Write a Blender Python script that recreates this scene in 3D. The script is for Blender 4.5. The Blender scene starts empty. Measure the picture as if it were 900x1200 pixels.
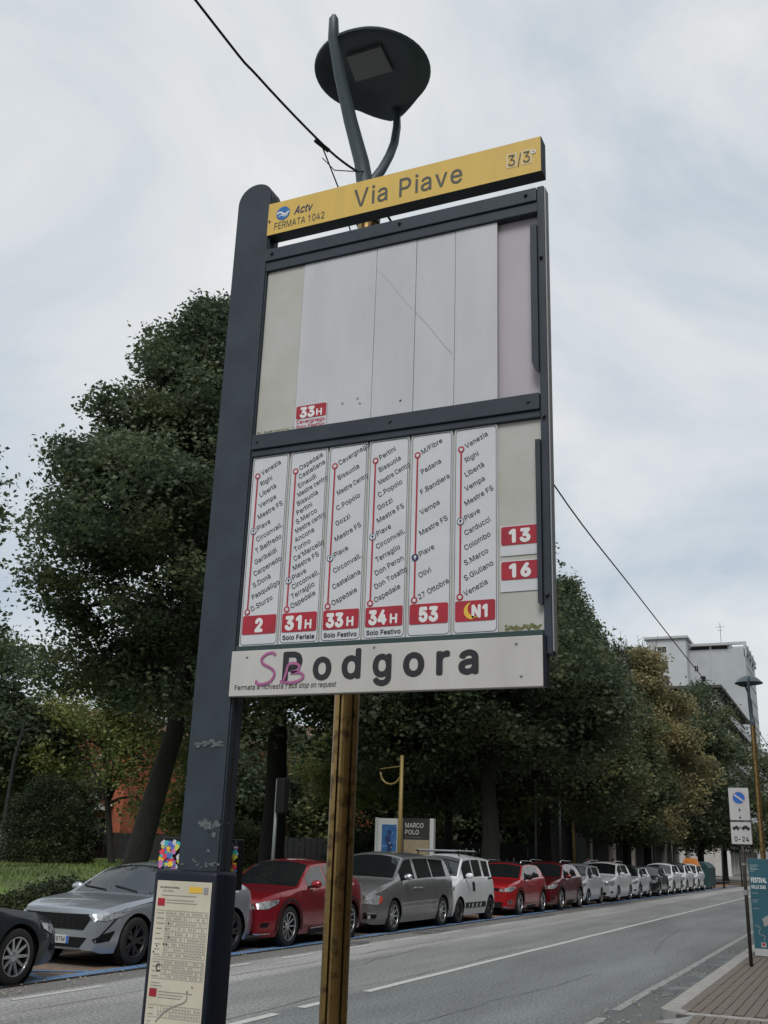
import bpy, bmesh, math, random
import numpy as np
from mathutils import Vector, Matrix
from mathutils.bvhtree import BVHTree
random.seed(7); rng = np.random.default_rng(11)
D = bpy.data; S = bpy.context.scene; COL = S.collection
PI = math.pi; R = math.radians

# ------------------------------------------------------------------ camera, world, sun
cam = D.cameras.new('camera'); co = D.objects.new('camera', cam); COL.objects.link(co); S.camera = co
cam.sensor_fit = 'HORIZONTAL'; cam.sensor_width = 36; cam.lens = 36*1194/900.0
cam.clip_start = 0.05; cam.clip_end = 3000
Yc = Vector((562, -418, -1194)).normalized(); Zc = Vector((125, 3580, -1194)); Zc = (Zc - Yc*Zc.dot(Yc)).normalized(); Xc = Yc.cross(Zc)
Mw = Matrix((Xc, Yc, Zc)).to_4x4(); Mw.translation = Vector((0, 0, 1.73)); co.matrix_world = Mw

SUN_EL, SUN_AZ = R(50), R(163)          # azimuth measured from +Y towards +X
W = D.worlds.new('World'); S.world = W; W.use_nodes = True
nt = W.node_tree; nt.nodes.clear()
def N(t, kind, **k):
    n = t.nodes.new(kind)
    for a, v in k.items():
        if a in n.inputs: n.inputs[a].default_value = v
        else: setattr(n, a, v)
    return n
out = N(nt, 'ShaderNodeOutputWorld'); bg = N(nt, 'ShaderNodeBackground'); bg.inputs['Strength'].default_value = 0.1
sky = N(nt, 'ShaderNodeTexSky'); sky.sky_type = 'NISHITA'; sky.sun_disc = False; sky.sun_elevation = SUN_EL; sky.sun_rotation = SUN_AZ
sky.air_density = 1.0; sky.dust_density = 3.0
tc = N(nt, 'ShaderNodeTexCoord'); mp = N(nt, 'ShaderNodeMapping'); mp.inputs['Scale'].default_value = (1.0, 1.0, 1.9); mp.inputs['Location'].default_value = (5.3, .2, 2.4)
nt.links.new(tc.outputs['Generated'], mp.inputs['Vector'])
n1 = N(nt, 'ShaderNodeTexNoise', Scale=1.5, Detail=7.0, Roughness=0.58, Distortion=0.6); nt.links.new(mp.outputs[0], n1.inputs['Vector'])
cr = N(nt, 'ShaderNodeValToRGB'); nt.links.new(n1.outputs['Fac'], cr.inputs['Fac'])
e = cr.color_ramp.elements; e[0].position = 0.38; e[0].color = (3.1, 3.65, 4.25, 1); e[1].position = 0.62; e[1].color = (5.45, 5.5, 5.5, 1)
m = e = cr.color_ramp.elements.new(0.5); m.color = (4.3, 4.65, 4.9, 1)
mx = N(nt, 'ShaderNodeMixRGB'); mx.inputs[0].default_value = 0.92
nt.links.new(sky.outputs[0], mx.inputs[1]); nt.links.new(cr.outputs[0], mx.inputs[2]); nt.links.new(mx.outputs[0], bg.inputs['Color']); nt.links.new(bg.outputs[0], out.inputs[0])
sl = D.lights.new('sun', 'SUN'); sl.energy = 1.3; sl.angle = R(25); sl.color = (1, .98, .95)
so = D.objects.new('sun', sl); COL.objects.link(so)
sd = Vector((math.sin(SUN_AZ)*math.cos(SUN_EL), math.cos(SUN_AZ)*math.cos(SUN_EL), math.sin(SUN_EL)))
so.rotation_euler = sd.to_track_quat('Z', 'Y').to_euler()
S.view_settings.view_transform = 'Standard'; S.view_settings.look = 'None'; S.view_settings.exposure = 0.62; S.view_settings.gamma = 1
S.cycles.max_bounces = 6; S.cycles.transparent_max_bounces = 8

# ------------------------------------------------------------------ materials
MATS = {}
def mat(name, col, rough=0.6, metal=0.0, var=None, vs=6.0, bump=0.0, bs=40.0, coat=0.0, spec=0.5, rvar=0.0, trans=0.0, detail=5.0, stretch=None, vpos=(0.35, 0.65), ior=None):
    if name in MATS: return MATS[name]
    m = D.materials.new(name); m.use_nodes = True; t = m.node_tree; b = t.nodes['Principled BSDF']
    b.inputs['Base Color'].default_value = (*col, 1); b.inputs['Roughness'].default_value = rough; b.inputs['Metallic'].default_value = metal
    b.inputs['Coat Weight'].default_value = coat; b.inputs['Specular IOR Level'].default_value = spec; b.inputs['Coat Roughness'].default_value = 0.04
    if ior: b.inputs['IOR'].default_value = ior
    tc = N(t, 'ShaderNodeTexCoord'); src = tc.outputs['Object']
    if stretch:
        mp = N(t, 'ShaderNodeMapping'); mp.inputs['Scale'].default_value = stretch; t.links.new(src, mp.inputs[0]); src = mp.outputs[0]
    if var is not None:
        n = N(t, 'ShaderNodeTexNoise', Scale=vs, Detail=detail, Roughness=0.6); t.links.new(src, n.inputs['Vector'])
        r = N(t, 'ShaderNodeValToRGB'); r.color_ramp.elements[0].position = vpos[0]; r.color_ramp.elements[1].position = vpos[1]
        r.color_ramp.elements[0].color = (*var, 1); r.color_ramp.elements[1].color = (*col, 1)
        t.links.new(n.outputs['Fac'], r.inputs[0]); t.links.new(r.outputs[0], b.inputs['Base Color'])
        if rvar:
            mr = N(t, 'ShaderNodeMapRange'); mr.inputs['To Min'].default_value = rough+rvar; mr.inputs['To Max'].default_value = rough-rvar
            t.links.new(n.outputs['Fac'], mr.inputs[0]); t.links.new(mr.outputs[0], b.inputs['Roughness'])
    if bump:
        n2 = N(t, 'ShaderNodeTexNoise', Scale=bs, Detail=4.0); t.links.new(src, n2.inputs['Vector'])
        bp = N(t, 'ShaderNodeBump'); bp.inputs['Strength'].default_value = bump; bp.inputs['Distance'].default_value = 0.01
        t.links.new(n2.outputs['Fac'], bp.inputs['Height']); t.links.new(bp.outputs[0], b.inputs['Normal'])
    MATS[name] = m; return m
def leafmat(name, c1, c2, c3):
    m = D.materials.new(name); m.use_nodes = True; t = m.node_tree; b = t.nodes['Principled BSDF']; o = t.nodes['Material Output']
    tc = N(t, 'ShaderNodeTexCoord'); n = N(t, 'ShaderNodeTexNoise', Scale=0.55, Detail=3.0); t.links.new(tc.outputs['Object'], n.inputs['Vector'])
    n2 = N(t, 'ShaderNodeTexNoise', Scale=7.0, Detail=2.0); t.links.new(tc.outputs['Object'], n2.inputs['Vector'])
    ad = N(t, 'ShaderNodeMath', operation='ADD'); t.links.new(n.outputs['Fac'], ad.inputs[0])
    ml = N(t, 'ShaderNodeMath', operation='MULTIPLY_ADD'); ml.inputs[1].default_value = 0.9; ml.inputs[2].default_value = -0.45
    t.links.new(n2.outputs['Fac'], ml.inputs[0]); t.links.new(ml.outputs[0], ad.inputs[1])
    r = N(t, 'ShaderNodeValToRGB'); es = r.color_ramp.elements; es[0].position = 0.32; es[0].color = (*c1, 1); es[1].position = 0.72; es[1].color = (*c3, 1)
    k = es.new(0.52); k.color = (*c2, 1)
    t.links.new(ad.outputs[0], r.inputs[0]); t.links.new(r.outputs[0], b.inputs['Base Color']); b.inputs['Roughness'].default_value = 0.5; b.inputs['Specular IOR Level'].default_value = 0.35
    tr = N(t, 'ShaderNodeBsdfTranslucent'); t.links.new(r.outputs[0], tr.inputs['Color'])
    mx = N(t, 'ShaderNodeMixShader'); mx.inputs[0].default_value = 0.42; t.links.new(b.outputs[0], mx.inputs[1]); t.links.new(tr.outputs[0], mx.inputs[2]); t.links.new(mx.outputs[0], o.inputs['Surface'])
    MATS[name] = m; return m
def flat(name, c, rough=0.45): return mat(name, c, rough)
M_post = mat('post_paint', (.030, .043, .058), .5, var=(.022, .031, .043), vs=9, bump=.06, bs=60, rvar=.08, spec=.4)
M_navy = mat('navy_paint', (.005, .008, .017), .5, var=(.009, .012, .022), vs=14, rvar=.1, spec=.25)
M_alu = mat('aluminium_grey', (.30, .31, .32), .45, metal=.3)
M_yellow = mat('yellow_board', (.74, .50, .10), .42, var=(.60, .41, .10), vs=5, stretch=(2.5, 1, .5), rvar=.08, vpos=(.25, .75))
M_panel = mat('blank_panel', (.56, .57, .60), .35, var=(.48, .49, .52), vs=2.2, stretch=(2.5, 1, .6), vpos=(.35, .65), rvar=.12)
M_cream = mat('cream_panel', (.48, .485, .46), .5, var=(.40, .40, .35), vs=5, vpos=(.3, .7))
M_pink = mat('pinkish_panel', (.45, .41, .445), .5, var=(.40, .37, .41), vs=4)
M_card = mat('strip_card', (.62, .64, .67), .4, var=(.54, .56, .59), vs=8, vpos=(.25, .75))
M_name = mat('name_board', (.55, .54, .52), .45, var=(.45, .44, .42), vs=6, vpos=(.3, .7), stretch=(1, 1, .4))
M_red = mat('route_red', (.42, .012, .03), .4, var=(.32, .012, .028), vs=12)
M_ink = flat('black_ink', (.012, .013, .016)); M_white = flat('white_ink', (.72, .72, .72)); M_navyink = flat('navy_ink', (.015, .03, .11))
M_blueink = flat('blue_ink', (.02, .14, .42)); M_moon = flat('moon_yellow', (.75, .48, .05)); M_purple = mat('purple_marker', (.32, .075, .22), .4, var=(.42, .13, .3), vs=20)
M_greylet = flat('grey_lettering', (.075, .08, .07)); M_greyink = flat('faded_ink', (.28, .28, .27))
M_moss = mat('moss_stain', (.22, .21, .09), .9, var=(.10, .12, .05), vs=60)
M_bronze = mat('bronze_fluted', (.31, .20, .075), .33, metal=.8, var=(.11, .07, .032), vs=16, vpos=(.36, .50), rvar=.15, bump=.1, detail=9)
M_groove = flat('groove_dark', (.012, .010, .008), .7)
M_lampd = mat('lamp_haze', (.070, .098, .115), .45, var=(.058, .080, .095), vs=4)  # lighter grey-blue: haze put into the lamp's colour
M_lens = mat('lamp_lens', (.20, .21, .22), .3)
M_wire = flat('wire_black', (.012, .012, .014), .6)
M_paper = mat('timetable_paper', (.66, .62, .50), .5, var=(.52, .48, .38), vs=9, vpos=(.3, .7))
M_blk = mat('black_plastic', (.006, .006, .007), .6, spec=.25); M_tyre = mat('tyre_rubber', (.018, .018, .018), .8, bump=.2, bs=120)
M_glass = mat('car_glass', (.010, .012, .013), .02, spec=.5, ior=1.85); M_chrome = mat('chrome', (.7, .7, .72), .15, metal=1)
M_rim = mat('rim_silver', (.55, .56, .58), .28, metal=.85); M_rimd = mat('rim_dark', (.06, .06, .065), .3, metal=.6)
M_lampg = mat('headlight_glass', (.60, .62, .64), .10, metal=.4, var=(.12, .13, .14), vs=16); M_seam = flat('panel_gap', (.008, .008, .009), .8)
M_clad = mat('grey_cladding', (.018, .019, .020), .7, spec=.3); M_amber = flat('amber_lens', (.55, .06, .02), .2)
M_trunk = mat('bark', (.019, .018, .014), .95, var=(.008, .009, .007), vs=6, stretch=(3, 3, .7), bump=.8, bs=14)
M_stone = mat('kerb_stone', (.36, .34, .32), .85, var=(.27, .26, .24), vs=7, bump=.3, bs=60)

# ------------------------------------------------------------------ helpers
def link(o, parent=None):
    COL.objects.link(o)
    if parent is not None: o.parent = parent
    return o
def tag(o, label=None, cat=None, group=None, kind=None):
    if label: o['label'] = label
    if cat: o['category'] = cat
    if group: o['group'] = group
    if kind: o['kind'] = kind
    return o
def thing(name, label, cat, loc=(0, 0, 0), rz=0.0, group=None):
    o = D.objects.new(name, None); o.location = loc; o.rotation_euler = (0, 0, rz); o.empty_display_size = .2
    link(o); return tag(o, label, cat, group)
class MB:
    """collects geometry, builds one mesh object"""
    def __init__(s): s.v = []; s.f = []; s.m = []; s.mats = []
    def mi(s, m):
        if m not in s.mats: s.mats.append(m)
        return s.mats.index(m)
    def add(s, vs, fs, m):
        o = len(s.v); s.v += [tuple(p) for p in vs]; s.f += [tuple(i+o for i in f) for f in fs]; s.m += [s.mi(m)]*len(fs); return s
    def box(s, x0, x1, y0, y1, z0, z1, m, bev=0.0):
        if bev:
            bm = bmesh.new(); r = bmesh.ops.create_cube(bm, size=1)
            for v in bm.verts: v.co = Vector(((x0+x1)/2+v.co.x*(x1-x0), (y0+y1)/2+v.co.y*(y1-y0), (z0+z1)/2+v.co.z*(z1-z0)))
            bmesh.ops.bevel(bm, geom=bm.edges[:], offset=bev, segments=2, affect='EDGES', profile=.5)
            s.bm(bm, m); return s
        return s.add([(x0,y0,z0),(x1,y0,z0),(x1,y1,z0),(x0,y1,z0),(x0,y0,z1),(x1,y0,z1),(x1,y1,z1),(x0,y1,z1)],
                     [(0,3,2,1),(4,5,6,7),(0,1,5,4),(1,2,6,5),(2,3,7,6),(3,0,4,7)], m)
    def bm(s, bm, m, free=True):
        bm.verts.index_update(); s.add([v.co[:] for v in bm.verts], [[v.index for v in f.verts] for f in bm.faces], m)
        if free: bm.free()
        return s
    def tube(s, pts, rad, m, n=8, cap=True):
        pts = [Vector(p) for p in pts]; k = len(pts)
        rad = rad if isinstance(rad, (list, tuple)) else [rad]*k
        vs = []; up = None
        for i, p in enumerate(pts):
            d = (pts[min(i+1, k-1)] - pts[max(i-1, 0)]).normalized()
            if up is None: a = Vector((1, 0, 0)) if abs(d.x) < .9 else Vector((0, 1, 0)); up = (a - d*a.dot(d)).normalized()
            else: up = (up - d*up.dot(d)).normalized()
            w = d.cross(up)
            for j in range(n):
                t = 2*PI*j/n; vs.append(p + (up*math.cos(t) + w*math.sin(t))*rad[i])
        fs = [(i*n+j, i*n+(j+1) % n, (i+1)*n+(j+1) % n, (i+1)*n+j) for i in range(k-1) for j in range(n)]
        if cap: fs += [tuple(range(n))[::-1], tuple((k-1)*n+j for j in range(n))]
        return s.add(vs, fs, m)
    def lathe(s, prof, m, n=24, c=(0, 0, 0), axis='z'):
        vs = []
        for (r, z) in prof:
            for j in range(n):
                t = 2*PI*j/n
                if axis == 'z': vs.append((c[0]+r*math.cos(t), c[1]+r*math.sin(t), c[2]+z))
                else: vs.append((c[0]+z, c[1]+r*math.cos(t), c[2]+r*math.sin(t)))
        k = len(prof)
        return s.add(vs, [(i*n+j, i*n+(j+1) % n, (i+1)*n+(j+1) % n, (i+1)*n+j) for i in range(k-1) for j in range(n)], m)
    def prism(s, poly, y0, y1, m):
        """polygon in (x,z) extruded along y"""
        n = len(poly); vs = [(x, y0, z) for x, z in poly]+[(x, y1, z) for x, z in poly]
        fs = [tuple(range(n)), tuple(range(n, 2*n))[::-1]]+[(i, n+i, n+(i+1) % n, (i+1) % n) for i in range(n)]
        return s.add(vs, fs, m)
    def quad(s, a, b, c, d, m): return s.add([a, b, c, d], [(0, 1, 2, 3)], m)
    def build(s, name, parent=None, smooth=False, angle=None, fix=True):
        me = D.meshes.new(name); me.from_pydata(s.v, [], s.f)
        for m in s.mats: me.materials.append(m)
        if len(s.mats) > 1: me.polygons.foreach_set('material_index', s.m)
        if fix:
            bm = bmesh.new(); bm.from_mesh(me); bmesh.ops.recalc_face_normals(bm, faces=bm.faces[:]); bm.to_mesh(me); bm.free()
        if smooth: 
            me.polygons.foreach_set('use_smooth', [True]*len(me.polygons))
            if angle:
                try: me.set_sharp_from_angle(angle=angle)
                except Exception: pass
        me.update(); o = D.objects.new(name, me); return link(o, parent)
def copy_tree(o, parent=None):
    c = o.copy(); COL.objects.link(c); c.parent = parent
    for ch in list(o.children): copy_tree(ch, c)
    return c
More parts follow.
